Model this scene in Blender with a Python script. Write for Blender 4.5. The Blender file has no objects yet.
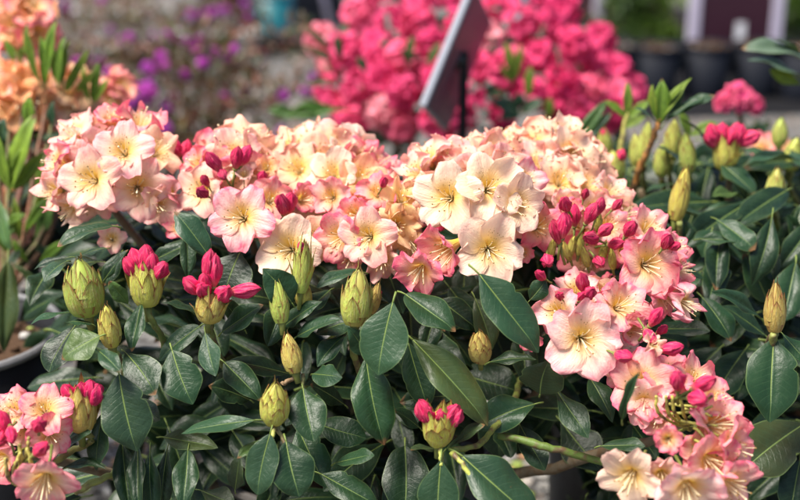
import bpy, math, random
import numpy as np
from mathutils import Vector, Matrix, noise

# ------------------------------------------------------------------ camera, sky, sun, exposure
SC = bpy.context.scene
COL = SC.collection
PITCH = math.radians(20.0)
CAM_Z = 0.95
cam_data = bpy.data.cameras.new("camera")
cam = bpy.data.objects.new("camera", cam_data)
COL.objects.link(cam)
cam.location = (0, 0, CAM_Z)
cam.rotation_euler = (math.pi / 2 - PITCH, 0, 0)
cam_data.sensor_width = 36.0
cam_data.lens = 36.0 * 1250.0 / 800.0
cam_data.clip_start = 0.05
cam_data.clip_end = 400.0
cam_data.dof.use_dof = True
cam_data.dof.focus_distance = 1.17
cam_data.dof.aperture_fstop = 3.0
SC.camera = cam

SUN_EL, SUN_AZ = math.radians(64), math.radians(-115)   # azimuth measured from +Y towards +X
world = bpy.data.worlds.new("World")
SC.world = world
world.use_nodes = True
wn = world.node_tree
bg = wn.nodes["Background"]
sky = wn.nodes.new("ShaderNodeTexSky")
sky.sky_type = 'NISHITA'
sky.sun_disc = False
sky.sun_elevation = SUN_EL
sky.sun_rotation = SUN_AZ
sky.dust_density = 3.0
wn.links.new(sky.outputs[0], bg.inputs[0])
bg.inputs[1].default_value = 0.085
sun_data = bpy.data.lights.new("sun", 'SUN')
sun = bpy.data.objects.new("sun", sun_data)
COL.objects.link(sun)
sun_data.energy = 3.6
sun_data.angle = math.radians(24)
sun_data.color = (1.0, 0.945, 0.85)
sdir = Vector((math.sin(SUN_AZ) * math.cos(SUN_EL), math.cos(SUN_AZ) * math.cos(SUN_EL), math.sin(SUN_EL)))
sun.rotation_euler = sdir.to_track_quat('Z', 'Y').to_euler()
sun.location = sdir * 10
vs = SC.view_settings
vs.view_transform = 'Standard'
vs.look = 'None'
vs.gamma = 1.0
vs.use_curve_mapping = False
vs.exposure = 1.24
SC.cycles.use_denoising = True
SC.cycles.max_bounces = 8
SC.cycles.transparent_max_bounces = 8
SC.cycles.sample_clamp_indirect = 4.0

RX = Vector((1, 0, 0))
RY = Vector((0, math.sin(PITCH), math.cos(PITCH)))
RZ = Vector((0, -math.cos(PITCH), math.sin(PITCH)))
CAMP = Vector((0, 0, CAM_Z))
rng = random.Random(7)


def D(x, y, z):
    """direction given as right, up, towards the viewer -> world"""
    return (RX * x + RY * y + RZ * z).normalized()


def P(u, v, d):
    return CAMP + RX * ((u - 400) / 1250 * d) - RY * ((v - 250) / 1250 * d) - RZ * d


def G(u, v, z=0.0):
    r = P(u, v, 1.0) - CAMP
    return CAMP + r * ((z - CAM_Z) / r.z)


def px(n, d):
    return n * d / 1250.0


def sm(a, b, x):
    t = np.clip((x - a) / (b - a), 0, 1)
    return t * t * (3 - 2 * t)


# ------------------------------------------------------------------ node helpers
class NT:
    def __init__(self, name):
        self.m = bpy.data.materials.new(name)
        self.m.use_nodes = True
        self.t = self.m.node_tree
        self.b = self.t.nodes["Principled BSDF"]
        self.out = self.t.nodes["Material Output"]

    def n(self, typ, **kw):
        x = self.t.nodes.new(typ)
        for k, v in kw.items():
            setattr(x, k, v)
        return x

    def put(self, sock, v):
        if isinstance(v, bpy.types.NodeSocket):
            self.t.links.new(v, sock)
        elif isinstance(v, (tuple, list)) and len(v) == 3 and sock.type == 'RGBA':
            sock.default_value = (*v, 1)
        else:
            sock.default_value = v

    def math(self, op, a, b=0.0, c=0.0):
        x = self.n("ShaderNodeMath", operation=op)
        for i, v in enumerate((a, b, c)):
            self.put(x.inputs[i], v)
        return x.outputs[0]

    def ss(self, x, a, b, lo=0.0, hi=1.0):
        r = self.n("ShaderNodeMapRange", interpolation_type='SMOOTHSTEP')
        for i, v in enumerate((x, a, b, lo, hi)):
            self.put(r.inputs[i], v)
        return r.outputs[0]

    def mix(self, f, a, b, mode='MIX'):
        x = self.n("ShaderNodeMix", data_type='RGBA', blend_type=mode)
        self.put(x.inputs[0], f)
        self.put(x.inputs[6], a)
        self.put(x.inputs[7], b)
        return x.outputs[2]

    def noise(self, scale, vec=None, detail=2.0, rough=0.5):
        x = self.n("ShaderNodeTexNoise")
        x.inputs["Scale"].default_value = scale
        x.inputs["Detail"].default_value = detail
        x.inputs["Roughness"].default_value = rough
        if vec is not None:
            self.put(x.inputs["Vector"], vec)
        return x.outputs[0]

    def attr(self, name):
        a = self.n("ShaderNodeAttribute", attribute_name=name)
        s = self.n("ShaderNodeSeparateXYZ")
        self.t.links.new(a.outputs["Vector"], s.inputs[0])
        return a.outputs["Vector"], s.outputs[0], s.outputs[1], s.outputs[2]

    def comb(self, x, y, z=0.0):
        c = self.n("ShaderNodeCombineXYZ")
        for i, v in enumerate((x, y, z)):
            self.put(c.inputs[i], v)
        return c.outputs[0]

    def bump(self, h, strength, dist=0.001):
        b = self.n("ShaderNodeBump")
        b.inputs["Strength"].default_value = strength
        b.inputs["Distance"].default_value = dist
        self.put(b.inputs["Height"], h)
        self.put(self.b.inputs["Normal"], b.outputs[0])
        return b.outputs[0]

    def set(self, **kw):
        for k, v in kw.items():
            self.put(self.b.inputs[k.replace('_', ' ')], v)

    def translucent(self, color, fac):
        tr = self.n("ShaderNodeBsdfTranslucent")
        self.put(tr.inputs[0], color)
        mx = self.n("ShaderNodeMixShader")
        mx.inputs[0].default_value = fac
        self.t.links.new(self.b.outputs[0], mx.inputs[1])
        self.t.links.new(tr.outputs[0], mx.inputs[2])
        self.t.links.new(mx.outputs[0], self.out.inputs[0])


def plain(name, col, rough=0.6, spec=0.4, var=0.25, scale=60.0, bump=0.3):
    N = NT(name)
    tc = N.n("ShaderNodeTexCoord").outputs["Object"]
    nz = N.noise(scale, tc, 4)
    c2 = tuple(c * (1 - var) for c in col)
    N.set(Base_Color=N.mix(nz, c2, col), Roughness=rough)
    N.b.inputs["Specular IOR Level"].default_value = spec
    if bump:
        N.bump(nz, bump, 0.002)
    return N.m


def mat_petal(name, blotch=True, trans=0.30):
    N = NT(name)
    vec, t, s, up = N.attr("pt")
    oi = N.n("ShaderNodeObjectInfo")
    body, edge, rnd = oi.outputs["Color"], oi.outputs["Alpha"], oi.outputs["Random"]
    uvv = N.comb(N.math('ADD', s, N.math('MULTIPLY', rnd, 37.0)), t, up)
    str_v = N.comb(N.math('MULTIPLY', N.math('ADD', s, N.math('MULTIPLY', up, 7.3)), 9.0), N.math('MULTIPLY', t, 1.6), N.math('MULTIPLY', rnd, 11.0))
    vein = N.noise(1.0, str_v, 3, 0.6)
    mott = N.noise(3.2, uvv, 3, 0.6)
    abs_s = N.math('ABSOLUTE', s)
    pinkc = N.mix(mott, (0.86, 0.20, 0.27), (0.80, 0.085, 0.20))
    e1 = N.ss(N.math('ADD', t, N.math('MULTIPLY', N.math('SUBTRACT', mott, 0.5), 0.5)), 0.52, 1.05)
    e2 = N.math('MULTIPLY', N.ss(abs_s, 0.6, 1.0), N.ss(t, 0.35, 0.7))
    ef = N.math('MULTIPLY', N.math('MAXIMUM', e1, N.math('MULTIPLY', e2, 0.8)), edge)
    mf = N.math('MULTIPLY', N.ss(mott, 0.42, 0.75), N.math('MULTIPLY', edge, 0.45))
    c = N.mix(N.math('MINIMUM', N.math('ADD', ef, mf), 1.0), body, pinkc)
    # central vein of each lobe and fine streaks
    c = N.mix(N.math('MULTIPLY', N.ss(vein, 0.5, 0.72), 0.20), c, N.mix(0.5, c, (0.85, 0.28, 0.22)))
    mid = N.math('MULTIPLY', N.ss(abs_s, 0.10, 0.0), N.math('MULTIPLY', edge, 0.35))
    c = N.mix(mid, c, (0.85, 0.22, 0.28))
    if blotch:
        c = N.mix(N.math('MULTIPLY', N.ss(t, 0.95, 0.40), 0.28), c, (0.90, 0.60, 0.28))
        th = N.math('MULTIPLY', N.ss(t, 0.66, 0.22), N.math('ADD', 0.5, N.math('MULTIPLY', up, 0.45)))
        c = N.mix(th, c, (0.92, 0.62, 0.08))
        vo = N.n("ShaderNodeTexVoronoi")
        vo.inputs["Scale"].default_value = 13.0
        N.put(vo.inputs["Vector"], N.comb(N.math('MULTIPLY', s, 0.55), t, rnd))
        sp = N.math('MULTIPLY', N.ss(vo.outputs["Distance"], 0.30, 0.18),
                    N.math('MULTIPLY', N.math('MULTIPLY', N.ss(t, 0.36, 0.42), N.ss(t, 0.66, 0.56)), N.math('MULTIPLY', N.ss(up, 0.75, 0.9), N.ss(abs_s, 0.6, 0.4))))
        c = N.mix(N.math('MULTIPLY', sp, 0.6), c, (0.30, 0.16, 0.03))
    N.set(Base_Color=c, Roughness=0.5)
    N.b.inputs["Specular IOR Level"].default_value = 0.28
    N.b.inputs["Sheen Weight"].default_value = 0.08
    N.bump(N.math('ADD', vein, N.math('MULTIPLY', N.noise(16.0, uvv, 3), 0.9)), 0.65, 0.0012)
    N.translucent(c, trans)
    return N.m


def mat_budpetal():
    N = NT("flower_bud_pink")
    vec, t, s, up = N.attr("pt")
    oi = N.n("ShaderNodeObjectInfo")
    rnd = oi.outputs["Random"]
    v = N.comb(N.math('MULTIPLY', s, 5.0), N.math('MULTIPLY', t, 1.3), N.math('MULTIPLY', rnd, 20))
    nz = N.noise(1.6, v, 3, 0.6)
    c = N.mix(N.math('MULTIPLY', N.ss(nz, 0.45, 0.7), 0.85), oi.outputs["Color"], (0.87, 0.15, 0.22))
    c = N.mix(N.math('MULTIPLY', N.ss(t, 0.35, 0.05), 0.6), c, (0.80, 0.33, 0.22))
    N.set(Base_Color=c, Roughness=0.48)
    N.b.inputs["Specular IOR Level"].default_value = 0.3
    N.bump(nz, 1.0, 0.0018)
    N.translucent(c, 0.10)
    return N.m


def mat_leaf(name, trans=0.05, rough=0.37):
    N = NT(name)
    vec, t, s, w = N.attr("pt")
    oi = N.n("ShaderNodeObjectInfo")
    rnd = oi.outputs["Random"]
    col = oi.outputs["Color"]
    tc = N.n("ShaderNodeTexCoord").outputs["Object"]
    abs_s = N.math('ABSOLUTE', s)
    uvv = N.comb(N.math('MULTIPLY', s, 0.45), N.math('MULTIPLY', t, 1.6), N.math('MULTIPLY', rnd, 31))
    nz = N.noise(3.0, uvv, 4, 0.6)
    nf = N.noise(34.0, uvv, 3, 0.6)
    c = N.mix(N.ss(nz, 0.3, 0.7), col, N.mix(0.45, col, (0.024, 0.052, 0.022)))
    # lateral veins
    ph = N.math('ADD', N.math('MULTIPLY', t, 74.0), N.math('MULTIPLY', abs_s, -14.0))
    ph = N.math('ADD', ph, N.math('MULTIPLY', nz, 3.0))
    wv = N.math('SINE', ph)
    lat = N.math('MULTIPLY', N.ss(wv, 0.80, 1.0), N.ss(abs_s, 0.95, 0.4))
    c = N.mix(N.math('MULTIPLY', lat, 0.10), c, (0.07, 0.13, 0.06))
    rib = N.ss(N.math('MULTIPLY', abs_s, N.math('ADD', 0.6, N.math('MULTIPLY', t, 1.2))), 0.055, 0.02)
    c = N.mix(N.math('MULTIPLY', rib, 0.6), c, (0.12, 0.19, 0.065))
    # scattered brown specks and a worn rim
    spk = N.ss(N.noise(9.0, N.comb(N.math('ADD', s, N.math('MULTIPLY', rnd, 50)), N.math('MULTIPLY', t, 3.0), rnd), 2), 0.74, 0.80)
    c = N.mix(N.math('MULTIPLY', spk, 0.6), c, (0.10, 0.055, 0.02))
    tipb = N.math('MULTIPLY', N.ss(N.math('ADD', t, N.math('MULTIPLY', nz, .12)), 0.97, 1.03), N.ss(rnd, 0.62, 0.68))
    c = N.mix(tipb, c, (0.13, 0.065, 0.025))
    rim = N.math('MULTIPLY', N.ss(abs_s, 0.93, 1.0), 0.5)
    c = N.mix(rim, c, (0.13, 0.19, 0.06))
    back = N.n("ShaderNodeNewGeometry").outputs["Backfacing"]
    cb = N.mix(0.6, c, (0.16, 0.21, 0.09))
    c = N.mix(back, c, cb)
    N.set(Base_Color=c)
    rg = N.math('ADD', N.math('MULTIPLY', nf, 0.20), rough - 0.10)
    rg = N.math('ADD', rg, N.math('MULTIPLY', back, 0.3))
    N.set(Roughness=rg)
    N.b.inputs["Specular IOR Level"].default_value = 0.27
    h = N.math('SUBTRACT', N.math('MULTIPLY', nf, 0.30), N.math('MULTIPLY', lat, 0.16))
    h = N.math('SUBTRACT', h, N.math('MULTIPLY', rib, 0.9))
    h = N.math('ADD', h, N.math('MULTIPLY', N.noise(8.0, uvv, 2), 1.2))
    N.bump(h, 0.45, 0.0012)
    if trans:
        N.translucent(N.mix(0.5, c, (0.10, 0.20, 0.02)), trans)
    return N.m


def mat_scale():
    N = NT("bud_scale")
    vec, t, s, k = N.attr("pt")
    oi = N.n("ShaderNodeObjectInfo")
    col, ed, rnd = oi.outputs["Color"], oi.outputs["Alpha"], oi.outputs["Random"]
    v = N.comb(N.math('MULTIPLY', s, 1.6), N.math('MULTIPLY', t, 2.0), N.math('ADD', N.math('MULTIPLY', k, 40.0), N.math('MULTIPLY', rnd, 17)))
    nz = N.noise(2.2, v, 4, 0.65)
    st = N.noise(1.0, N.comb(N.math('MULTIPLY', s, 11.0), N.math('MULTIPLY', t, 2.5), N.math('MULTIPLY', k, 40.0)), 2)
    c = N.mix(N.ss(nz, 0.40, 0.66), col, N.mix(0.45, col, (0.40, 0.19, 0.07)))
    c = N.mix(N.math('MULTIPLY', N.ss(st, 0.45, 0.7), 0.5), c, (0.56, 0.53, 0.24))
    e = N.math('MAXIMUM', N.ss(N.math('ABSOLUTE', s), 0.60, 1.0), N.ss(t, 0.72, 1.0))
    e = N.math('MULTIPLY', N.math('MULTIPLY', e, N.ss(nz, 0.25, 0.6)), ed)
    c = N.mix(e, c, (0.32, 0.065, 0.045))
    N.set(Base_Color=c, Roughness=0.5)
    N.b.inputs["Specular IOR Level"].default_value = 0.35
    N.bump(N.math('ADD', nz, st), 0.9, 0.0015)
    N.translucent(c, 0.12)
    return N.m


def mat_tint(name, rough=0.5, trans=0.0):
    N = NT(name)
    oi = N.n("ShaderNodeObjectInfo")
    tc = N.n("ShaderNodeTexCoord").outputs["Object"]
    nz = N.noise(120.0, tc, 3)
    c = N.mix(N.ss(nz, .42, .7), oi.outputs["Color"], (0.11, 0.065, 0.03))
    N.set(Base_Color=c, Roughness=rough)
    N.bump(nz, 0.9, 0.002)
    return N.m


M_PETAL = mat_petal("petal")
M_PETALB = mat_petal("petal_background", blotch=False, trans=0.25)
M_BUDP = mat_budpetal()
M_LEAF = mat_leaf("leaf_glossy")
M_YOUNG = mat_leaf("leaf_young", trans=0.35, rough=0.45)
M_SCALE = mat_scale()
M_STALK = plain("stalk_green", (0.22, 0.25, 0.055), 0.5, var=0.4, scale=300)
M_PETIOLE = plain("petiole", (0.20, 0.27, 0.06), 0.45, var=0.3, scale=200)
M_FIL = plain("filament", (0.88, 0.74, 0.46), 0.5, var=0.1, bump=0)
M_ANTH = plain("anther", (0.42, 0.24, 0.08), 0.7, var=0.4, scale=600)
M_BARK = mat_tint("bark_twig", 0.6)

# ------------------------------------------------------------------ mesh building


class MB:
    def __init__(self):
        self.v, self.f, self.m, self.a = [], [], [], []
        self.n = 0

    def add(self, verts, faces, mi=0, attr=None):
        verts = np.asarray(verts, float).reshape(-1, 3)
        self.v.append(verts)
        self.a.append(np.zeros((len(verts), 3)) if attr is None else np.asarray(attr, float).reshape(-1, 3))
        self.f.extend([tuple(i + self.n for i in f) for f in faces])
        self.m.extend([mi] * len(faces))
        self.n += len(verts)

    def grid(self, V, mi=0, A=None, wrap=False):
        """V: (rows, cols, 3)"""
        r, c = V.shape[:2]
        fs = []
        cc = c if wrap else c - 1
        for i in range(r - 1):
            for j in range(cc):
                k = (j + 1) % c
                fs.append((i * c + j, i * c + k, (i + 1) * c + k, (i + 1) * c + j))
        self.add(V, fs, mi, A)

    def tube(self, pts, rad, mi=0, n=6, cap=True):
        pts = [Vector(p) for p in pts]
        if not hasattr(rad, '__len__'):
            rad = [rad] * len(pts)
        rows = []
        ref = Vector((0.3, 0.2, 1))
        for i, p in enumerate(pts):
            tg = (pts[min(i + 1, len(pts) - 1)] - pts[max(i - 1, 0)])
            tg = tg.normalized() if tg.length > 1e-9 else Vector((0, 0, 1))
            a = tg.cross(ref)
            if a.length < 1e-3:
                a = tg.cross(Vector((1, 0, 0)))
            a.normalize()
            b = tg.cross(a)
            rows.append([p + (a * math.cos(k * 2 * math.pi / n) + b * math.sin(k * 2 * math.pi / n)) * rad[i] for k in range(n)])
        V = np.array([[list(q) for q in r] for r in rows])
        base = self.n
        self.grid(V, mi, None, wrap=True)
        if cap:
            L = (len(pts) - 1) * n + base
            self.f.append(tuple(L + k for k in range(n)))
            self.m.append(mi)
            self.f.append(tuple(base + n - 1 - k for k in range(n)))
            self.m.append(mi)

    def ball(self, c, r, mi=0, seg=6, ring=4, sc=(1, 1, 1)):
        th = np.linspace(0, math.pi, ring + 1)
        ph = np.linspace(0, 2 * math.pi, seg, endpoint=False)
        T, H = np.meshgrid(th, ph, indexing='ij')
        V = np.stack([np.sin(T) * np.cos(H) * sc[0], np.sin(T) * np.sin(H) * sc[1], np.cos(T) * sc[2]], -1) * r + np.array(c)
        self.grid(V, mi, None, wrap=True)

    def box(self, lo, hi, mi=0):
        x0, y0, z0 = lo
        x1, y1, z1 = hi
        v = [(x0, y0, z0), (x1, y0, z0), (x1, y1, z0), (x0, y1, z0), (x0, y0, z1), (x1, y0, z1), (x1, y1, z1), (x0, y1, z1)]
        self.add(v, [(0, 3, 2, 1), (4, 5, 6, 7), (0, 1, 5, 4), (1, 2, 6, 5), (2, 3, 7, 6), (3, 0, 4, 7)], mi)

    def merge(self, mesh, mat):
        """append a copy of another MB transformed by a 4x4 matrix"""
        V = np.concatenate(mesh.v)
        M = np.array(mat)
        V = V @ M[:3, :3].T + M[:3, 3]
        A = np.concatenate(mesh.a)
        self.v.append(V)
        self.a.append(A)
        self.f.extend([tuple(i + self.n for i in f) for f in mesh.f])
        self.m.extend(mesh.m)
        self.n += len(V)

    def mesh(self, name, mats, smooth=True):
        me = bpy.data.meshes.new(name)
        V = np.concatenate(self.v)
        me.from_pydata(V.tolist(), [], self.f)
        for m in mats:
            me.materials.append(m)
        me.polygons.foreach_set("material_index", self.m)
        me.polygons.foreach_set("use_smooth", [smooth] * len(self.f))
        at = me.attributes.new("pt", 'FLOAT_VECTOR', 'POINT')
        at.data.foreach_set("vector", np.concatenate(self.a).ravel())
        me.update()
        return me


WORLD = {}


def link(name, me, parent=None, mw=None, color=None):
    o = bpy.data.objects.new(name, me)
    COL.objects.link(o)
    if parent is not None:
        o.parent = parent
        pw = world_of(parent)
        mw = pw if mw is None else mw
        o.matrix_parent_inverse = pw.inverted()
        o.matrix_basis = mw
    elif mw is not None:
        o.matrix_world = mw
    WORLD[o.name] = mw if mw is not None else Matrix()
    if color is not None:
        o.color = color
    return o


def world_of(o):
    return WORLD.get(o.name, Matrix())


def empty(name, loc, parent=None):
    o = bpy.data.objects.new(name, None)
    COL.objects.link(o)
    o.empty_display_size = 0.02
    mw = Matrix.Translation(loc)
    if parent is not None:
        o.parent = parent
        o.matrix_local = world_of(parent).inverted() @ mw
    else:
        o.location = loc
    WORLD[o.name] = mw
    return o


def thing(name, label, cat, loc=(0, 0, 0), group=None):
    o = empty(name, Vector(loc))
    tag(o, label, cat, group)
    return o


def tag(o, label, cat, group=None):
    o['label'] = label
    o['category'] = cat
    if group:
        o['group'] = group
    return o


def frame(origin, z, yhint, sc=(1, 1, 1)):
    """matrix with local z along z and local y as near yhint as possible"""
    z = Vector(z).normalized()
    y = Vector(yhint)
    y = y - z * y.dot(z)
    if y.length < 1e-5:
        y = Vector((0.3, 1, 0.2)) - z * z.dot(Vector((0.3, 1, 0.2)))
    y.normalize()
    x = y.cross(z)
    m = Matrix(((x.x * sc[0], y.x * sc[1], z.x * sc[2], origin[0]),
                (x.y * sc[0], y.y * sc[1], z.y * sc[2], origin[1]),
                (x.z * sc[0], y.z * sc[1], z.z * sc[2], origin[2]),
                (0, 0, 0, 1)))
    return m


# ------------------------------------------------------------------ rhododendron flower (rim radius about 1, rim at z = 0)
def flower_mb(seed, opening=1.0, ruffle=0.10, wilt=0.0, NS=13, NTt=16, stamens=True, stalk=1.1):
    r = random.Random(seed)
    mb = MB()
    t = np.linspace(0, 1, NTt)[:, None]
    s = np.linspace(-1, 1, NS)[None, :]
    tube = 0.66 + 0.62 * (1 - opening)
    Wf = r.uniform(.44, .55)
    for i in range(5):
        a0 = math.pi / 2 + i * 2 * math.pi / 5 + r.uniform(-.16, .16)
        up = [1.0, 0.55, 0.1, 0.1, 0.55][i]
        ln = r.uniform(.93, 1.08)
        rec = r.uniform(.0, .22) + wilt * r.uniform(-.2, .9)
        curl = r.uniform(-.10, .07)
        # centre line: funnel that flares
        rc = 0.085 + (0.92 * opening * ln - 0.0) * (0.22 * t + 0.78 * sm(0.02, 1.15, t) ** 1.25) * 1.04
        zc = -tube * (1 - t) ** 1.7 * (1.0) - rec * t ** 3 * 0.8 + 0.04
        W = Wf * opening ** 0.5 * r.uniform(.95, 1.08) * (1 - .35 * wilt)
        wt = np.minimum(rc * math.tan(math.radians(37)) * 1.08, 9) * (1 - sm(.3, .62, t)) + W * sm(.3, .62, t)
        wt = wt * (1 + .10 * sm(.5, .85, t) - 0.14 * sm(.85, 1.0, t))
        ph = r.uniform(0, 6.3)
        k1 = r.uniform(2.5, 4.2)
        rr = rc - (0.37 * np.abs(s) ** 4.0 + .03 * s ** 2) * sm(.55, 1.0, t) * opening
        rr = rr - 0.05 * np.exp(-(s / .22) ** 2) * t ** 6 * r.uniform(.3, 1.3)
        # soft waviness of the outline
        rr = rr + 0.026 * np.sin(s * 7 + ph) * t ** 4 + 0.018 * np.sin(s * 13 + 2 * ph) * t ** 6
        z = zc + 0 * s
        z = z + ruffle * sm(.4, 1, t) * np.sin(k1 * s + ph) * (0.35 + np.abs(s))
        z = z + ruffle * .6 * sm(.6, 1, t) * np.sin(8 * s + 1.7 * ph) * np.abs(s)
        z = z + 0.06 * s * sm(.25, .6, t) + curl * (s ** 2) * sm(.4, 1, t) - 0.05 * np.exp(-(s / .18) ** 2) * sm(.3, .7, t)
        z = z + .012 * np.sin(s * 11 + t * 9 + ph * 3) * sm(.4, .8, t) + .010 * np.sin(t * 21 + 3 * s + ph) * sm(.45, .9, t)
        if wilt:
            z = z + wilt * .35 * np.sin(5 * s + ph) * sm(.35, 1, t)
        lat = s * wt
        # near the tube the surface is a cone, further out it flattens
        phi = lat / np.maximum(rr, 0.06)
        cx, cy = rr * np.cos(phi), rr * np.sin(phi)
        fx, fy = rr + 0 * s, lat
        b = sm(.35, .75, t) * .55
        X = cx * (1 - b) + fx * b
        Y = cy * (1 - b) + fy * b
        ca, sa = math.cos(a0), math.sin(a0)
        V = np.stack([X * ca - Y * sa, X * sa + Y * ca, z], -1)
        A = np.stack([t + 0 * s, s + 0 * t, up + 0 * s * t], -1)
        mb.grid(V, 0, A)
    if stamens:
        for k in range(10):
            a = k * 0.628 + r.uniform(-.2, .2)
            L = r.uniform(.42, .86) + (.15 if wilt else 0)
            sp = r.uniform(.12, .34) * (.6 + .4 * opening)
            pts = []
            for q in np.linspace(0, 1, 6):
                rad = .05 + sp * q ** 1.3
                pts.append((rad * math.cos(a), rad * math.sin(a) - .16 * q ** 1.5 + .10 * q ** 3, -tube * .95 + (L + .16) * q))
            mb.tube(pts, [.017, .015, .013, .012, .011, .010], 1, 5)
            mb.ball(pts[-1], .025, 2, 6, 4, (1, 1, 1.5))
        pts = [(0, -.15 * q ** 1.5, -tube * .95 + 1.1 * q) for q in np.linspace(0, 1, 6)]
        mb.tube(pts, .018, 1, 5)
        mb.ball(pts[-1], .036, 1, 6, 4)
    if stalk:
        # calyx and stalk
        mb.tube([(0, 0, -tube + .08), (0, 0, -tube), (0, 0, -tube - .08)], [.11, .115, .06], 3, 8)
        mb.tube([(0, 0, -tube - .06), (.03, .02, -tube - stalk * .5), (0, -.03, -tube - stalk)], [.05, .042, .055], 3, 6)
    return mb


FL_MATS = [M_PETAL, M_FIL, M_ANTH, M_STALK]
FLOWER = {
    'open': [flower_mb(10 + i, 1.0, .135).mesh("flower_open", FL_MATS) for i in range(9)],
    'wavy': [flower_mb(40 + i, .92, .23).mesh("flower_wavy", FL_MATS) for i in range(6)],
    'bell': [flower_mb(60 + i, .62, .12).mesh("flower_bell", FL_MATS) for i in range(5)],
    'wilt': [flower_mb(80 + i, .85, .2, wilt=.7).mesh("flower_wilted", FL_MATS) for i in range(5)],
}


def bud_flower_mb(seed):
    """furled corolla: base at z=0, length 1"""
    r = random.Random(seed)
    mb = MB()
    n, m = 30, 18
    tt = np.linspace(0, 1, m)[:, None]
    ph = np.linspace(0, 2 * math.pi, n, endpoint=False)[None, :]
    prof = 0.255 * np.sin(np.pi * np.clip(tt, 0, 1) ** 0.80) ** 0.62 * (0.55 + .55 * tt)
    prof[0] = 0.05
    prof[-1] = 0.015
    tw = r.uniform(.4, 1.2)
    saw = ((ph * 5 / (2 * math.pi) + tw * tt) % 1.0)
    ridge = 1 + 0.42 * (saw ** 1.6 - .4) * sm(.15, .5, tt) + .06 * np.sin(ph * 9 + tt * 5) * sm(.3, .8, tt) + .05 * np.sin(ph * 2 + tt * 9 + tw * 5) * sm(.2, .6, tt)
    bend = r.uniform(-.1, .1)
    R = prof * ridge
    V = np.stack([R * np.cos(ph) + bend * tt ** 2, R * np.sin(ph), tt + .03 * np.sin(ph * 2 + 1) * tt ** 3 + 0 * ph], -1)
    A = np.stack([tt + 0 * ph, ph + 0 * tt, 0 * ph * tt], -1)
    mb.grid(V, 0, A, wrap=True)
    mb.tube([(0, 0, .06), (0, 0, 0), (0, 0, -.05)], [.10, .09, .05], 1, 8)
    mb.tube([(0, 0, -.03), (.02, 0, -.4), (0, .02, -.75)], [.05, .04, .05], 1, 6)
    return mb


FBUD = [bud_flower_mb(200 + i).mesh("flower_bud", [M_BUDP, M_STALK]) for i in range(6)]


# ------------------------------------------------------------------ scaly bud (base z=0, height 1)
def scaly_mb(seed, nsc=26, fat=0.33, loose=0.0, top=1.0):
    r = random.Random(seed)
    mb = MB()

    def prof(h):
        h = np.clip(h, 0, 1)
        return fat * (np.sin(np.pi * np.clip(0.10 + 0.90 * h, 0, 1) ** 0.78)) ** 0.72 * 1.0

    for k in range(nsc):
        f = k / (nsc - 1)
        h0 = 0.0 + 0.62 * f ** 1.05 * top
        ln = (0.40 + 0.20 * r.random()) * (1.10 - .12 * f)
        az = k * 2.39996 + r.uniform(-.3, .3)
        hw = (0.80 - .22 * f) * r.uniform(.72, 1.2)
        t = np.linspace(0, 1, 9)[:, None]
        s = np.linspace(-1, 1, 7)[None, :]
        h = h0 + ln * t
        wid = hw * np.clip(1 - t ** 1.5, 0, 1) ** .75 * (1 - .1 * t) + .015
        base = prof(h + 0 * s)
        off = 0.012 + 0.010 * (1 - f)
        rr = base + off + (0.028 + loose * (1 - .4 * f)) * t ** 3 * r.uniform(.2, 2.0) - .03 * s ** 2 * (1 - t)
        rr = rr + .010 * np.exp(-(s / .2) ** 2) * (1 - t) + .012 * np.sin(s * 6 + k) * t
        phi = az + s * wid
        V = np.stack([rr * np.cos(phi), rr * np.sin(phi), h + .02 * (1 - s ** 2) * t + 0 * s], -1)
        A = np.stack([t + 0 * s, s + 0 * t, f + 0 * s * t], -1)
        mb.grid(V, 0, A)
    tt = np.linspace(0, 1, 10)[:, None]
    ph = np.linspace(0, 2 * math.pi, 14, endpoint=False)[None, :]
    R = prof(tt) * .98 + 0 * ph
    R[-1] = 0.004
    V = np.stack([R * np.cos(ph), R * np.sin(ph), tt * top + 0 * ph], -1)
    A = np.stack([.4 + 0 * tt * ph, 0 * tt * ph, .5 + 0 * ph * tt], -1)
    mb.grid(V, 0, A, wrap=True)
    mb.tube([(0, 0, .06), (0, 0, -.12), (0.02, 0, -.30)], [.16, .09, .075], 1, 8)
    return mb


SBUD = {
    'tight': [scaly_mb(300 + i, 17, .27).mesh("bud_tight", [M_SCALE, M_STALK]) for i in range(4)],
    'fat': [scaly_mb(320 + i, 19, .36, .03).mesh("bud_fat", [M_SCALE, M_STALK]) for i in range(4)],
    'burst': [scaly_mb(340 + i, 18, .34, .11, .72).mesh("bud_opening", [M_SCALE, M_STALK]) for i in range(4)],
}


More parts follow.
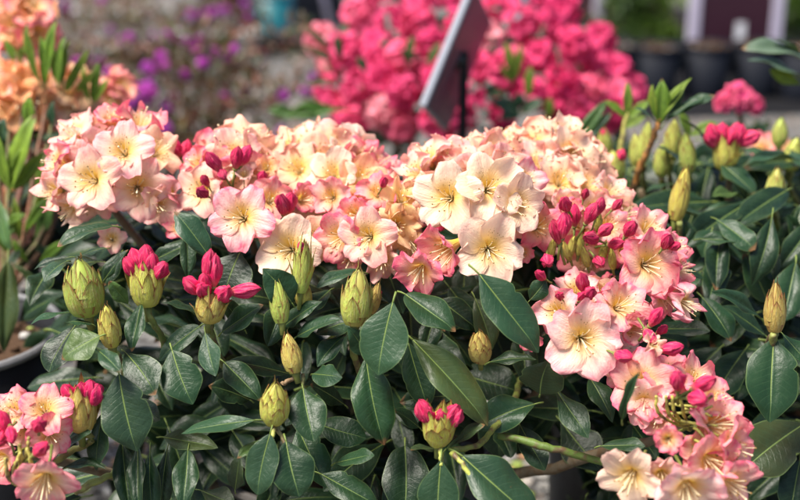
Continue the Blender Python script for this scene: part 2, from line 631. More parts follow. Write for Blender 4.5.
# ------------------------------------------------------------------ leaves (base at origin, along +Y, top side +Z, length 1, half width .5)
def leaf_mb(seed, droop=0.3, fold=0.25, wave=0.03, petiole=0.14, NS=11, NL=28, twist=0.0, tipn=1.0):
    r = random.Random(seed)
    mb = MB()
    t = np.linspace(0, 1, NL)[:, None]
    s = np.linspace(-1, 1, NS)[None, :]
    pk = r.uniform(.42, .62)
    w = np.sin(np.pi * t ** (math.log(.5) / math.log(pk))) ** r.uniform(.58, .95)
    w = w * (1 + .05 * np.sin(t * r.uniform(9, 15) + r.uniform(0, 6)))
    w = np.maximum(w, 0) * .5
    w[0] = .015
    w[-1] = .012
    ph = r.uniform(0, 6)
    x = s * w * (1 - .10 * fold * np.abs(s))
    z = -droop * t ** 2 * .5 + fold * np.abs(s) * w * .8 - fold * .6 * (s ** 2) * w
    z = z + wave * np.sin(t * r.uniform(7, 11) + ph + 1.5 * np.sign(s)) * np.abs(s) ** 1.5 * np.sin(np.pi * t)
    z = z - .016 * np.exp(-(s / .16) ** 2) * np.sin(np.pi * t) ** .5
    z = z + twist * s * w * (t - .3)
    # tip recurve
    z = z - .05 * tipn * sm(.8, 1, t)
    xb = r.uniform(-.05, .05) * np.sin(np.pi * t)
    for _ in range(r.choice([0, 0, 1, 2])):
        t0, sd_, dp = r.uniform(.3, .9), r.choice([-1, 1]), r.uniform(.06, .24)
        x = x * (1 - dp * np.exp(-((t - t0) / r.uniform(.025, .05)) ** 2) * (np.sign(s) == sd_) * sm(.3, .8, np.abs(s)))
    y = t - droop * .12 * t ** 2
    V = np.stack([x + xb, y + 0 * s, z], -1)
    A = np.stack([t + 0 * s, s + 0 * t, 0 * s * t], -1)
    mb.grid(V, 0, A)
    # raised midrib below the blade
    pts = [(float(xb[i, 0]), float(y[i, 0]), float(z[i, NS // 2]) - .004) for i in range(0, NL - 2, 2)]
    mb.tube(pts, list(np.linspace(.016, .004, len(pts))), 1, 5)
    if petiole:
        mb.tube([(0, .01, 0), (0, -petiole * .5, -.015), (0, -petiole, -.05)], [.018, .020, .024], 1, 6)
    return mb


LF_MATS = [M_LEAF, M_PETIOLE]
LEAF_MB = {
    'flat': [leaf_mb(500 + i, .15 + .04 * i, .08 + .07 * i, .03 + .005 * i, twist=.12 * (i - 3)) for i in range(8)],
    'arch': [leaf_mb(520 + i, .50 + .06 * i, .2 + .06 * i, .045, twist=.1 * (i - 2)) for i in range(6)],
    'fold': [leaf_mb(540 + i, .30, .50, .05, twist=.25 - .1 * i) for i in range(6)],
    'curl': [leaf_mb(560 + i, .75, -.45, .05, twist=-.5) for i in range(4)],
}
LEAF = {k: [m.mesh("leaf_" + k, LF_MATS) for m in v] for k, v in LEAF_MB.items()}
YOUNG = [leaf_mb(580 + i, .35, .35, .02, petiole=.08).mesh("leaf_young", [M_YOUNG, M_PETIOLE]) for i in range(3)]

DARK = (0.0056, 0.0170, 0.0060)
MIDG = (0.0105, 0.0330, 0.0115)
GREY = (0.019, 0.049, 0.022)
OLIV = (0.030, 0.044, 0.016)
LIME = (0.19, 0.28, 0.03)
LGRN = (0.06, 0.10, 0.022)


def jit(c, a=.12):
    k = 1 + rng.uniform(-a, a)
    return tuple(min(1, max(0, x * k * (1 + rng.uniform(-a * .4, a * .4)))) for x in c)


def leaf_matrix(b, t, nrm, width, me_len=1.0, droop=0.2):
    y = t - b
    L = y.length
    n = Vector(nrm)
    n = (n - y * (n.dot(y) / (L * L)))
    if n.length < 1e-4:
        n = Vector((0, 0, 1))
    n.normalize()
    # tilt so that the drooping tip ends at t
    yy = y.normalized()
    a = math.atan(droop * .5)
    y2 = yy * math.cos(a) + n * math.sin(a)
    z2 = n * math.cos(a) - yy * math.sin(a)
    x2 = y2.cross(z2)
    s = L * 1.02
    return Matrix(((x2.x * width, y2.x * s, z2.x * s * .8, b.x), (x2.y * width, y2.y * s, z2.y * s * .8, b.y),
                   (x2.z * width, y2.z * s, z2.z * s * .8, b.z), (0, 0, 0, 1)))


DROOP = {'flat': .22, 'arch': .65, 'fold': .35, 'curl': .8}


def leaf(plant, bu, bv, tu, tv, w, d=1.2, dt=None, n=(0, .45, .9), kind='flat', col=MIDG, young=False, name='leaf'):
    dt = d - .01 if dt is None else dt
    b, t = P(bu, bv, d), P(tu, tv, dt)
    nrm = D(*n)
    wm = px(w, d) * 1.06
    mw = leaf_matrix(b, t, nrm, wm, droop=DROOP[kind])
    me = rng.choice(YOUNG) if young else rng.choice(LEAF[kind])
    if col in (MIDG, DARK) and rng.random() < .14:
        col = (.036, .050, .013)
    return link(name, me, plant, mw, (*jit(col, .22), 1))


# ------------------------------------------------------------------ colours of corollas (body rgb, alpha = strength of the pink rim)
CREAM = (0.84, 0.66, 0.50, .16)
BLUSH = (0.87, 0.615, 0.49, .42)
PEACH = (0.87, 0.575, 0.38, .32)
APRI = (0.86, 0.44, 0.24, .25)
PINKC = (0.88, 0.48, 0.43, .85)
ROSE = (0.87, 0.34, 0.35, .9)
SHELL = (0.88, 0.64, 0.57, .55)
LILAC = (0.84, 0.55, 0.56, .7)
OLD = (0.84, 0.56, 0.30, .14)
HOT = (0.64, 0.013, 0.10)
MAG = (0.48, 0.009, 0.075)


def flower(truss, u, v, d, rad, dr, col, kind='open', roll=None, name='flower'):
    p = P(u, v, d)
    sc = px(rad * .96, d)
    a = rng.uniform(-.5, .5) if roll is None else roll
    z = D(*dr)
    up = RY * math.cos(a) + RX * math.sin(a)
    c = jit(col[:3], .05)
    return link(name, rng.choice(FLOWER[kind]), truss, frame(p, z, up, (sc, sc, sc)), (*c, min(1, max(0, col[3] * rng.uniform(.8, 1.2)))))


def fbud(truss, u, v, d, length, dr, col=HOT, fat=1.12, name='flower_bud'):
    """u,v = middle of the bud"""
    L = px(length, d)
    z = D(*dr)
    p = P(u, v, d) - z * L * .5
    return link(name, rng.choice(FBUD), truss, frame(p, z, D(rng.uniform(-1, 1), rng.uniform(-1, 1), .3), (L * fat, L * fat, L)), (*jit(col, .15), 1))


def dome(truss, u, v, d, R, n, rad, pal, kinds=('open', 'open', 'wavy'), tilt=(0, .6, .5), spread=.1):
    """flowers spread over the dome of a truss, all facing outwards"""
    c = P(u, v, d)
    ax = Vector(tilt).normalized()
    n = int(n * 1.12)
    for i in range(n):
        zc = 1 - (i + .5) / n * 1.25
        rr = math.sqrt(max(0, 1 - zc * zc))
        a = i * 2.39996 + rng.uniform(-.25, .25)
        loc = Vector((rr * math.cos(a), rr * math.sin(a), zc))
        q = Vector((0, 0, 1)).rotation_difference(ax)
        w = q @ loc
        w = (w + Vector((rng.uniform(-1, 1), rng.uniform(-1, 1), rng.uniform(-1, 1))) * spread).normalized()
        p = c + D(*w) * px(R, d)
        wd = D(w.x, w.y * .85, w.z + .38)
        sc = px(rad * rng.uniform(.9, 1.16), d)
        col = rng.choice(pal)
        link('flower', rng.choice(FLOWER[rng.choice(kinds)]), truss,
             frame(p, wd, D(rng.uniform(-.5, .5), 1, 0), (sc, sc, sc)), (*jit(col[:3], .06), col[3]))


GREENB = (0.40, 0.50, 0.08)
YELB = (0.55, 0.52, 0.085)
OCHB = (0.56, 0.44, 0.10)


def sbud(plant, u, v, d, w, h, kind='tight', dr=(0, 1, .15), col=GREENB, edge=.7, pink=(), name='bud'):
    """scaly bud centred at u,v, w x h pixels; pink = list of (du, dv, length, direction) furled corollas breaking out"""
    z = D(dr[0] + rng.uniform(-.16, .16), dr[1], dr[2] + rng.uniform(-.1, .15))
    H = px(h * .95, d)
    fat = {'tight': .62, 'fat': .80, 'burst': .86}[kind]
    W = px(w * .84, d) / fat
    p = P(u, v, d) - z * H * .5
    o = link(name, rng.choice(SBUD[kind]), plant, frame(p, z, D(rng.uniform(-1, 1), 0, rng.uniform(-1, 1)), (W, W, H)), (*jit(col, .14), min(1, edge * 1.5)))
    for du, dv, ln, dd in pink:
        L = px(ln * 1.12, d)
        zz = D(*dd)
        pp = P(u + du * .9, v + dv * (.62 if ln < 31 else .8), d - px(w, d) * .14) - zz * L * .5
        link('flower_bud', rng.choice(FBUD), o, frame(pp, zz, D(rng.uniform(-1, 1), rng.uniform(-1, 1), .2), (L * (1.2 if ln < 31 else .92), L * (1.2 if ln < 31 else .92), L * .95)), (*jit(HOT, .15), 1))
    return o


def branch(plant, pts, r0, r1, col=(0.20, 0.24, 0.06), name='branch', n=8):
    """pts: list of (u, v, d); smoothed tube"""
    ps = [P(*q) if not isinstance(q, Vector) else q for q in pts]
    out = []
    m = len(ps)
    for i in range(m - 1):
        p0, p1, p2, p3 = ps[max(i - 1, 0)], ps[i], ps[i + 1], ps[min(i + 2, m - 1)]
        for k in range(6):
            t = k / 6
            out.append(.5 * ((2 * p1) + (p2 - p0) * t + (2 * p0 - 5 * p1 + 4 * p2 - p3) * t * t + (3 * p1 - p0 - 3 * p2 + p3) * t ** 3))
    out.append(ps[-1])
    mb = MB()
    pw = world_of(plant).translation
    rr = [(r0 + (r1 - r0) * i / (len(out) - 1)) * (1 + .07 * math.sin(i * 1.1) + rng.uniform(-.05, .07)) for i in range(len(out))]
    out = [out[0]] + [q + Vector([rng.uniform(-1, 1) * r0 * .30 for _ in range(3)]) for q in out[1:-1]] + [out[-1]]
    mb.tube([q - pw for q in out], rr, 0, n)
    return link(name, mb.mesh(name, [M_BARK]), plant, Matrix.Translation(pw), (*col, 1))

# ================================================================== THE SETTING: gravel ground
def mat_gravel():
    N = NT("gravel_ground")
    tc = N.n("ShaderNodeTexCoord").outputs["Object"]
    vo = N.n("ShaderNodeTexVoronoi")
    vo.inputs["Scale"].default_value = 75
    N.put(vo.inputs["Vector"], tc)
    sep = N.n("ShaderNodeSeparateXYZ")
    N.t.links.new(vo.outputs["Color"], sep.inputs[0])
    c = N.mix(sep.outputs[0], (0.055, 0.055, 0.055), (0.19, 0.187, 0.185))
    c = N.mix(N.ss(sep.outputs[1], .82, .9), c, (0.30, 0.19, 0.11))
    big = N.noise(2.2, tc, 4)
    c = N.mix(N.ss(big, .48, .7), c, (0.13, 0.12, 0.11))
    c = N.mix(N.ss(vo.outputs["Distance"], .25, .75), c, (0.07, 0.065, 0.06))
    N.set(Base_Color=c, Roughness=.85)
    N.bump(N.math('MULTIPLY', vo.outputs["Distance"], -1.0), .9, .008)
    return N.m


mb = MB()
mb.add([(-120, -60, 0), (120, -60, 0), (120, 200, 0), (-120, 200, 0)], [(0, 1, 2, 3)])
ground = link("ground", mb.mesh("ground", [mat_gravel()], False))
ground['kind'] = 'structure'

# loose stones and bark chips lying on the ground round the pots
N = NT("pebble")
_t = N.n("ShaderNodeNewGeometry").outputs["Random Per Island"]
_c = N.mix(_t, (0.07, 0.065, 0.06), (0.40, 0.385, 0.36))
_c = N.mix(N.ss(_t, .90, .93), _c, (0.42, 0.22, 0.10))
_c = N.mix(N.ss(N.math('ABSOLUTE', N.math('SUBTRACT', _t, .3)), .05, .03), _c, (0.23, 0.30, 0.06))
N.set(Base_Color=_c, Roughness=.8)
N.bump(N.noise(400, N.n("ShaderNodeTexCoord").outputs["Object"], 3), .5, .001)
M_PEB = N.m
mb = MB()
nprng = np.random.default_rng(3)
for i in range(4200):
    u = rng.uniform(20, 800)
    v = rng.uniform(395, 640) if i % 3 else rng.uniform(300, 420)
    g = G(u, v)
    sz = rng.uniform(.005, .012)
    th = np.linspace(0, math.pi, 4)
    ph = np.linspace(0, 2 * math.pi, 5, endpoint=False) + rng.uniform(0, 6)
    T, H = np.meshgrid(th, ph, indexing='ij')
    V = np.stack([np.sin(T) * np.cos(H), np.sin(T) * np.sin(H) * rng.uniform(.5, 1), np.cos(T) * rng.uniform(.35, .7)], -1)
    V = V * (1 + nprng.uniform(-.25, .25, V.shape)) * sz + np.array([g.x, g.y, sz * .4])
    mb.grid(V, 0, None, wrap=True)
peb = link("gravel", mb.mesh("gravel", [M_PEB], False))
peb['kind'] = 'stuff'
tag(peb, "loose pale stones and bark chips on the ground between the pots", "gravel")

M_BLACKPOT = plain("black_plastic", (0.012, 0.012, 0.014), .6, .2, .3, 90, .15)
M_RIM = plain("worn_rim", (0.20, 0.20, 0.205), .5, .5, .4, 120, .2)
M_MULCH = plain("mulch", (0.10, 0.055, 0.030), .9, .2, .8, 140, 1.0)
M_TAUPE = plain("taupe_plastic", (0.15, 0.135, 0.12), .5, .4, .3, 60, .15)
M_TEAL = plain("teal_plastic", (0.010, 0.19, 0.23), .4, .5, .25, 50, .1)
M_NAVY = plain("navy_plastic", (0.009, 0.011, 0.018), .65, .15, .3, 60, .1)


def pot(name, label, base, r_top, r_bot, h, mat, rim_mat=None, group=None, mulch=True):
    t = thing(name, label, 'plant pot', base, group)
    mb = MB()
    n = 40

    def ring(r, z):
        return [(r * math.cos(k * 2 * math.pi / n), r * math.sin(k * 2 * math.pi / n), z) for k in range(n)]
    rows = [ring(r_bot * .02, .002), ring(r_bot, .002), ring(r_bot * 1.01, .012), ring(r_top * .985, h - r_top * .06), ring(r_top * .95, h - r_top * .06), ring(r_top * .94, h * .87), ring(r_bot * .9, .02)]
    mb.grid(np.array(rows), 0, None, wrap=True)
    mw = Matrix.Translation(base)
    link('pot_wall', mb.mesh('pot_wall', [mat]), t, mw)
    mb = MB()
    rt = max(.004, r_top * .03)
    rows = []
    for k in range(9):
        a = k / 8 * 2 * math.pi
        rows.append(ring(r_top + rt * math.cos(a), h - rt + rt * 2.2 * math.sin(a) * .6))
    mb.grid(np.array(rows), 0, None, wrap=True)
    rows = [ring(r_top + rt * .5, h - rt), ring(r_top + rt * .2, h - rt * 2.4), ring(r_top * .97, h - rt * 2.4)]
    mb.grid(np.array(rows), 0, None, wrap=True)
    link('rim', mb.mesh('rim', [rim_mat or mat]), t, mw)
    if mulch:
        mb = MB()
        zz = h * .90
        rows = [ring(.001, zz + .012), ring(r_top * .5, zz + .008), ring(r_top * .945, zz)]
        mb.grid(np.array(rows), 0, None, wrap=True)
        r = random.Random(len(label))
        for k in range(70):
            a, q = r.uniform(0, 6.28), math.sqrt(r.random()) * r_top * .88
            s_ = r.uniform(.004, .010)
            mb.ball((q * math.cos(a), q * math.sin(a), zz + .010), s_, r.choice([0, 0, 0, 0, 0, 1]), 5, 3, (1, r.uniform(.5, 1), .6))
        link('mulch', mb.mesh('mulch', [M_MULCH, M_PEB]), t, mw)
    return t


# ================================================================== MAIN RHODODENDRON
base = P(345, 330, 1.40)
base.z = 0
main_pot = pot('nursery_pot', 'grey brown pot hidden under the large peach and pink rhododendron', (base.x, base.y, 0), .17, .14, .26, M_TAUPE)
bag = pot('nursery_pot', 'grey brown pot on the stones under the pink flowers at lower right', (P(607, 480, 1.62).x, P(607, 480, 1.62).y, 0), .085, .07, .30, M_TAUPE)
MAIN = thing('rhododendron', 'large rhododendron with peach and cream flower heads over dark glossy leaves', 'flowering shrub', (base.x, base.y, .22))


def truss(u, v, d, plant=None):
    plant = plant or MAIN
    return empty('flower_truss', P(u, v, d), plant)


# --- far left truss
T = truss(100, 168, 1.31)
dome(T, 102, 170, 1.34, 40, 15, 30, [BLUSH, BLUSH, PEACH, CREAM], tilt=(-.05, .75, .5))
for a in [(112, 112, 1.33, 30, (.1, .8, .5), PINKC, 'bell'), (142, 116, 1.33, 29, (.3, .8, .4), PINKC, 'wavy'), (70, 128, 1.32, 29, (-.5, .65, .5), BLUSH, 'open'),
          (160, 148, 1.30, 30, (.6, .45, .6), PEACH, 'wavy'), (122, 148, 1.255, 33, (.05, .3, .95), SHELL, 'open', .15), (88, 178, 1.245, 36, (-.15, .12, .97), BLUSH, 'open', -.1),
          (52, 160, 1.29, 27, (-.7, .25, .65), PINKC, 'wavy'), (48, 192, 1.28, 25, (-.7, -.1, .7), BLUSH, 'wavy'), (138, 188, 1.26, 34, (.25, -.05, .95), BLUSH, 'open', .4),
          (160, 205, 1.27, 26, (.5, -.2, .8), BLUSH, 'wavy'), (66, 212, 1.28, 22, (-.5, -.5, .7), CREAM, 'wilt'), (112, 238, 1.27, 17, (.2, .2, .95), BLUSH, 'wavy')]:
    flower(T, *a)
# --- second truss with deep pink buds
T = truss(232, 178, 1.29)
dome(T, 235, 172, 1.33, 36, 12, 30, [PEACH, BLUSH, PINKC, PEACH], tilt=(0, .8, .4))
for a in [(222, 146, 1.31, 33, (-.2, .75, .6), PEACH, 'open'), (258, 140, 1.33, 33, (.15, .8, .5), PEACH, 'wavy'), (192, 160, 1.29, 30, (-.55, .5, .6), ROSE, 'bell'),
          (198, 190, 1.27, 30, (-.45, .1, .85), BLUSH, 'open'), (166, 196, 1.29, 24, (-.7, 0, .7), LILAC, 'wavy'), (268, 165, 1.28, 20, (.2, .35, .9), APRI, 'bell'),
          (272, 198, 1.26, 27, (.25, .25, .9), PINKC, 'wavy'), (306, 198, 1.27, 26, (.5, .15, .85), ROSE, 'bell'), (240, 216, 1.215, 37, (-.05, .12, .98), LILAC, 'open', .62),
          (244, 172, 1.265, 15, (.1, .5, .8), BLUSH, 'bell'), (178, 226, 1.275, 17, (-.2, .4, .8), ROSE, 'wavy'), (287, 248, 1.215, 37, (-.15, .1, .98), CREAM, 'open', .35)]:
    flower(T, *a)
for a in [(203, 193, 1.24, 24, (-.2, .2, .95)), (214, 162, 1.25, 27, (-.5, .75, .4)), (222, 174, 1.25, 20, (.3, -.6, .7)), (237, 158, 1.26, 26, (.2, .9, .4)), (245, 156, 1.262, 25, (.45, .8, .4)),
          (226, 191, 1.245, 13, (0, .3, .9)), (283, 205, 1.225, 30, (0, .65, .7)), (290, 204, 1.23, 28, (.25, .7, .65)), (205, 181, 1.255, 18, (-.3, .6, .7)), (262, 178, 1.27, 20, (.2, .5, .8)), (177, 148, 1.34, 22, (-.3, .9, .3)), (186, 150, 1.34, 22, (.1, .9, .3))]:
    fbud(T, *a, MAG if rng.random() < .4 else HOT)
# --- ridge truss behind
T = truss(325, 172, 1.36)
dome(T, 325, 175, 1.38, 42, 15, 31, [PEACH, PEACH, BLUSH, CREAM], tilt=(0, .85, .35))
for a in [(288, 138, 1.37, 31, (-.25, .85, .45), PEACH, 'wavy'), (318, 146, 1.36, 31, (.0, .8, .55), PEACH, 'open'), (346, 150, 1.36, 29, (.2, .75, .6), PEACH, 'open'),
          (366, 154, 1.35, 29, (.35, .7, .6), ROSE, 'wavy'), (382, 160, 1.35, 24, (.6, .6, .5), PINKC, 'wavy'), (296, 166, 1.31, 29, (-.2, .4, .9), PEACH, 'open', .3),
          (332, 172, 1.29, 28, (-.1, .3, .95), CREAM, 'open'), (362, 176, 1.29, 29, (.15, .35, .9), APRI, 'wavy'), (330, 196, 1.26, 24, (-.2, .1, .95), PINKC, 'wavy')]:
    flower(T, *a)
# --- middle truss, partly withered
T = truss(375, 215, 1.27)
dome(T, 378, 215, 1.31, 34, 11, 29, [PEACH, OLD, BLUSH, PINKC], kinds=('wavy', 'wilt', 'open'), tilt=(0, .5, .7))
for a in [(352, 212, 1.24, 29, (-.3, .2, .9), ROSE, 'bell'), (336, 238, 1.23, 30, (-.5, -.15, .85), PINKC, 'wavy'), (366, 236, 1.215, 33, (-.2, .05, .97), BLUSH, 'open', .1),
          (382, 262, 1.22, 27, (0, -.35, .9), BLUSH, 'wilt'), (402, 196, 1.235, 30, (.1, .35, .9), OLD, 'wilt'), (398, 226, 1.225, 30, (.15, -.1, .95), OLD, 'wilt'),
          (410, 246, 1.235, 24, (.2, -.5, .8), OLD, 'wilt'), (378, 190, 1.25, 26, (0, .4, .9), ROSE, 'wavy'), (348, 262, 1.235, 24, (-.3, -.5, .8), PINKC, 'bell'),
          (316, 238, 1.25, 27, (-.5, .1, .85), PEACH, 'wavy')]:
    flower(T, *a)
flower(T, 436, 254, 1.172, 46, (-.70, -.35, .60), ROSE, 'bell', .3)
flower(T, 418, 274, 1.168, 30, (-.3, -.5, .8), ROSE, 'wavy', .4)
for a in [(384, 183, 1.225, 17, (.3, .5, .8)), (440, 226, 1.25, 18, (.1, -.5, .8)), (446, 216, 1.25, 16, (.4, -.1, .9)), (378, 294, 1.23, 14, (.2, .4, .9))]:
    fbud(T, *a, HOT)
# --- cream truss in the middle
T = truss(482, 195, 1.25)
dome(T, 482, 188, 1.31, 42, 15, 32, [CREAM, PEACH, BLUSH, PEACH], tilt=(0, .75, .45))
for a in [(424, 152, 1.30, 32, (-.45, .7, .55), BLUSH, 'wavy'), (450, 150, 1.31, 30, (-.1, .75, .6), ROSE, 'wavy'), (482, 140, 1.33, 32, (0, .85, .45), PEACH, 'bell'),
          (466, 164, 1.285, 27, (-.1, .5, .8), BLUSH, 'wavy'), (500, 158, 1.30, 30, (.1, .6, .75), PEACH, 'wavy'), (446, 196, 1.20, 39, (-.25, .08, .96), CREAM, 'open', .1),
          (490, 186, 1.195, 38, (.1, .15, .97), CREAM, 'open', -.25), (520, 204, 1.195, 32, (.35, .05, .93), CREAM, 'open', .3), (490, 250, 1.165, 39, (.05, -.05, .99), CREAM, 'open', .48),
          (424, 188, 1.235, 27, (-.5, .25, .8), PEACH, 'wilt'), (412, 168, 1.28, 25, (-.6, .5, .6), BLUSH, 'wavy'), (527, 178, 1.24, 27, (.4, .35, .85), LILAC, 'wavy'),
          (506, 222, 1.225, 26, (.2, -.2, .95), BLUSH, 'wavy')]:
    flower(T, *a)
# --- ridge on the right of the middle
T = truss(555, 168, 1.33)
dome(T, 555, 172, 1.37, 42, 16, 32, [PEACH, PEACH, CREAM, BLUSH], tilt=(.1, .85, .4))
for a in [(506, 136, 1.37, 27, (-.3, .8, .5), PEACH, 'wavy'), (538, 136, 1.37, 30, (-.05, .85, .5), PEACH, 'open'), (556, 150, 1.35, 30, (.15, .75, .6), PEACH, 'open'),
          (580, 158, 1.34, 27, (.45, .65, .6), PEACH, 'wavy'), (534, 160, 1.32, 30, (-.15, .55, .8), BLUSH, 'wavy'), (562, 178, 1.29, 30, (.1, .4, .9), PEACH, 'wavy'),
          (590, 184, 1.30, 29, (.45, .45, .75), PEACH, 'open'), (614, 190, 1.30, 27, (.6, .45, .65), BLUSH, 'wavy'), (628, 212, 1.29, 24, (.7, .3, .65), PEACH, 'wavy'),
          (596, 208, 1.27, 25, (.3, .3, .9), BLUSH, 'wavy'), (566, 202, 1.25, 25, (.1, .2, .95), BLUSH, 'bell')]:
    flower(T, *a)
# --- truss of deep pink buds on the right
T = truss(590, 235, 1.25)
dome(T, 600, 240, 1.31, 34, 9, 27, [ROSE, PINKC, BLUSH], tilt=(.2, .5, .7))
for a in [(652, 264, 1.19, 37, (.25, .05, .96), PINKC, 'open', .1), (652, 226, 1.24, 29, (.4, .45, .8), PINKC, 'wavy'), (676, 246, 1.23, 24, (.7, .3, .65), PINKC, 'wavy'),
          (540, 226, 1.225, 29, (.2, .1, .95), ROSE, 'wavy'), (524, 254, 1.22, 18, (.2, -.3, .9), ROSE, 'bell'), (684, 268, 1.21, 22, (.8, .1, .6), ROSE, 'wilt'),
          (690, 305, 1.19, 25, (.65, -.3, .7), LILAC, 'wilt', .5), (668, 300, 1.20, 24, (.5, -.5, .7), PINKC, 'wavy'), (570, 208, 1.235, 22, (-.1, .3, .9), ROSE, 'bell'),
          (626, 250, 1.23, 25, (.1, 0, .95), ROSE, 'bell'), (610, 224, 1.25, 26, (.2, .3, .9), PINKC, 'wavy')]:
    flower(T, *a)
for a in [(565, 205, 1.19, 27, (-.35, .4, .85)), (557, 232, 1.20, 30, (-.25, .85, .4)), (564, 226, 1.195, 30, (.1, .85, .4)), (592, 238, 1.185, 28, (-.55, .15, .8)), (605, 230, 1.19, 24, (.5, .5, .7)),
          (547, 260, 1.185, 27, (-.1, -.25, .95)), (599, 262, 1.185, 26, (.15, -.35, .9)), (591, 214, 1.20, 27, (.35, .75, .5)), (599, 207, 1.205, 22, (.2, .9, .4)), (630, 229, 1.19, 27, (.2, .55, .8)),
          (616, 244, 1.20, 24, (.55, .1, .8)), (667, 242, 1.18, 26, (.15, .5, .85)), (674, 246, 1.18, 20, (.45, .2, .85)), (585, 194, 1.235, 16, (.1, .7, .7)), (617, 205, 1.245, 18, (.5, .6, .6)), (575, 216, 1.215, 25, (.0, .9, .4)), (540, 205, 1.22, 18, (-.3, .3, .9))]:
    fbud(T, *a, MAG if rng.random() < .3 else HOT, 1.08)
for u, v in [(572, 246), (580, 244), (585, 256), (566, 250), (604, 250), (612, 258), (598, 220), (552, 248)]:
    sbud(T, u, v, 1.225, 11, 24, 'tight', (rng.uniform(-.3, .3), .9, .3), YELB, .5, name='bud_scale')
# --- lower right truss
T = truss(590, 325, 1.20)
dome(T, 600, 318, 1.25, 34, 9, 27, [PINKC, SHELL, LILAC], tilt=(.1, .35, .8))
for a in [(584, 340, 1.125, 42, (.02, .0, 1), SHELL, 'open', .15), (556, 310, 1.17, 31, (-.35, .25, .9), LILAC, 'wavy'), (578, 286, 1.20, 27, (-.05, .6, .8), SHELL, 'wavy'),
          (624, 304, 1.17, 33, (.3, .3, .9), PINKC, 'wavy'), (636, 330, 1.17, 28, (.45, .0, .9), PINKC, 'bell'), (530, 340, 1.205, 21, (-.3, -.1, .9), PINKC, 'bell'),
          (604, 290, 1.20, 24, (.15, .6, .75), PEACH, 'wavy')]:
    flower(T, *a)
for a in [(583, 283, 1.14, 28, (-.2, .75, .6)), (590, 294, 1.135, 26, (.25, .3, .9)), (582, 297, 1.14, 22, (-.2, .2, .95)), (541, 276, 1.17, 20, (-.5, .3, .8)), (622, 356, 1.105, 28, (.35, -.1, .92)),
          (656, 317, 1.13, 27, (.4, .75, .5)), (671, 349, 1.12, 28, (.75, .1, .65)), (649, 336, 1.13, 24, (.2, -.55, .8)), (560, 296, 1.16, 18, (-.3, .3, .9)), (662, 330, 1.14, 18, (.5, .5, .7))]:
    fbud(T, *a, HOT, 1.1)
flower(T, 655, 342, 1.12, 15, (.3, .5, .8), BLUSH, 'wilt')
# --- bottom right truss, nearest
T = truss(680, 420, 1.12)
for a in [(640, 384, 1.125, 38, (-.35, .2, .9), PINKC, 'open', .2), (668, 374, 1.13, 30, (0, .55, .8), ROSE, 'wavy'), (698, 376, 1.13, 30, (.35, .55, .75), PINKC, 'wavy'),
          (669, 440, 1.03, 24, (-.12, .05, .99), ROSE, 'bell', .1), (722, 422, 1.075, 38, (.5, .25, .8), PINKC, 'wavy'), (738, 448, 1.07, 34, (.7, -.05, .7), PINKC, 'open'),
          (714, 464, 1.06, 34, (.35, -.3, .85), PINKC, 'open'), (736, 488, 1.05, 36, (.5, -.3, .8), PINKC, 'wavy'), (690, 494, 1.03, 40, (.0, -.4, .9), SHELL, 'wavy', .3),
          (628, 480, 1.055, 36, (-.45, -.35, .8), CREAM, 'open', .6), (644, 404, 1.12, 26, (-.3, -.1, .9), SHELL, 'open'), (706, 400, 1.12, 24, (.4, .2, .85), PINKC, 'wavy'), (718, 398, 1.09, 28, (.45, .5, .75), PINKC, 'open'), (704, 452, 1.085, 28, (.2, 0, .95), PINKC, 'open'), (662, 478, 1.07, 26, (-.1, -.3, .9), BLUSH, 'wavy'), (656, 420, 1.12, 22, (-.3, 0, .9), PINKC, 'wavy'), (620, 372, 1.15, 22, (-.4, .3, .8), PINKC, 'wavy')]:
    flower(T, *a)
for a in [(678, 381, 1.06, 33, (-.15, .65, .75)), (697, 398, 1.05, 33, (.3, .1, .93)), (703, 384, 1.06, 30, (.65, .5, .6))]:
    fbud(T, *a, HOT, 1.15)
for q in range(7):
    a = rng.uniform(-1.2, 1.2)
    branch(T, [(672 + rng.uniform(-4, 22), 404 + q * 5, 1.10), (694 + 5 * math.cos(a), 403 + q * 6 + 4 * math.sin(a), 1.08), (716 + rng.uniform(-4, 4), 396 + q * 10, 1.068)], .0015, .0012, (.36, .34, .07), 'flower_stalk', 6)
for u in (660, 670, 676, 684):
    branch(T, [(690, 430, 1.12), (u, 415, 1.085), (u - 4, 396, 1.075)], .0018, .0013, (.42, .38, .07), 'flower_stalk', 6)
# --- bottom left truss
T = truss(30, 440, 1.12)
for a in [(12, 408, 1.13, 30, (-.2, .5, .8), PINKC, 'wavy'), (44, 408, 1.12, 29, (.15, .45, .85), PINKC, 'open', .2), (52, 436, 1.12, 26, (.5, -.1, .85), PINKC, 'open'),
          (44, 486, 1.06, 36, (.1, -.55, .82), PINKC, 'open', .3), (-2, 462, 1.10, 28, (-.4, -.2, .85), ROSE, 'wavy'), (22, 428, 1.13, 26, (0, .1, .95), BLUSH, 'wavy')]:
    flower(T, *a)
for a in [(39, 425, 1.065, 34, (.25, .35, .9)), (5, 424, 1.08, 30, (-.15, .9, .4)), (2, 438, 1.08, 30, (-.1, -.3, .95)), (41, 449, 1.055, 30, (.65, .5, .55)), (11, 434, 1.07, 24, (.3, -.6, .7))]:
    fbud(T, *a, HOT, 1.05)
for u, v in [(20, 462), (26, 455), (14, 470), (30, 466), (8, 476)]:
    branch(T, [(16, 484, 1.10), (u, v, 1.07), (u + rng.uniform(-3, 8), v - 18, 1.065)], .0022, .0016, (.42, .36, .08), 'flower_stalk', 6)

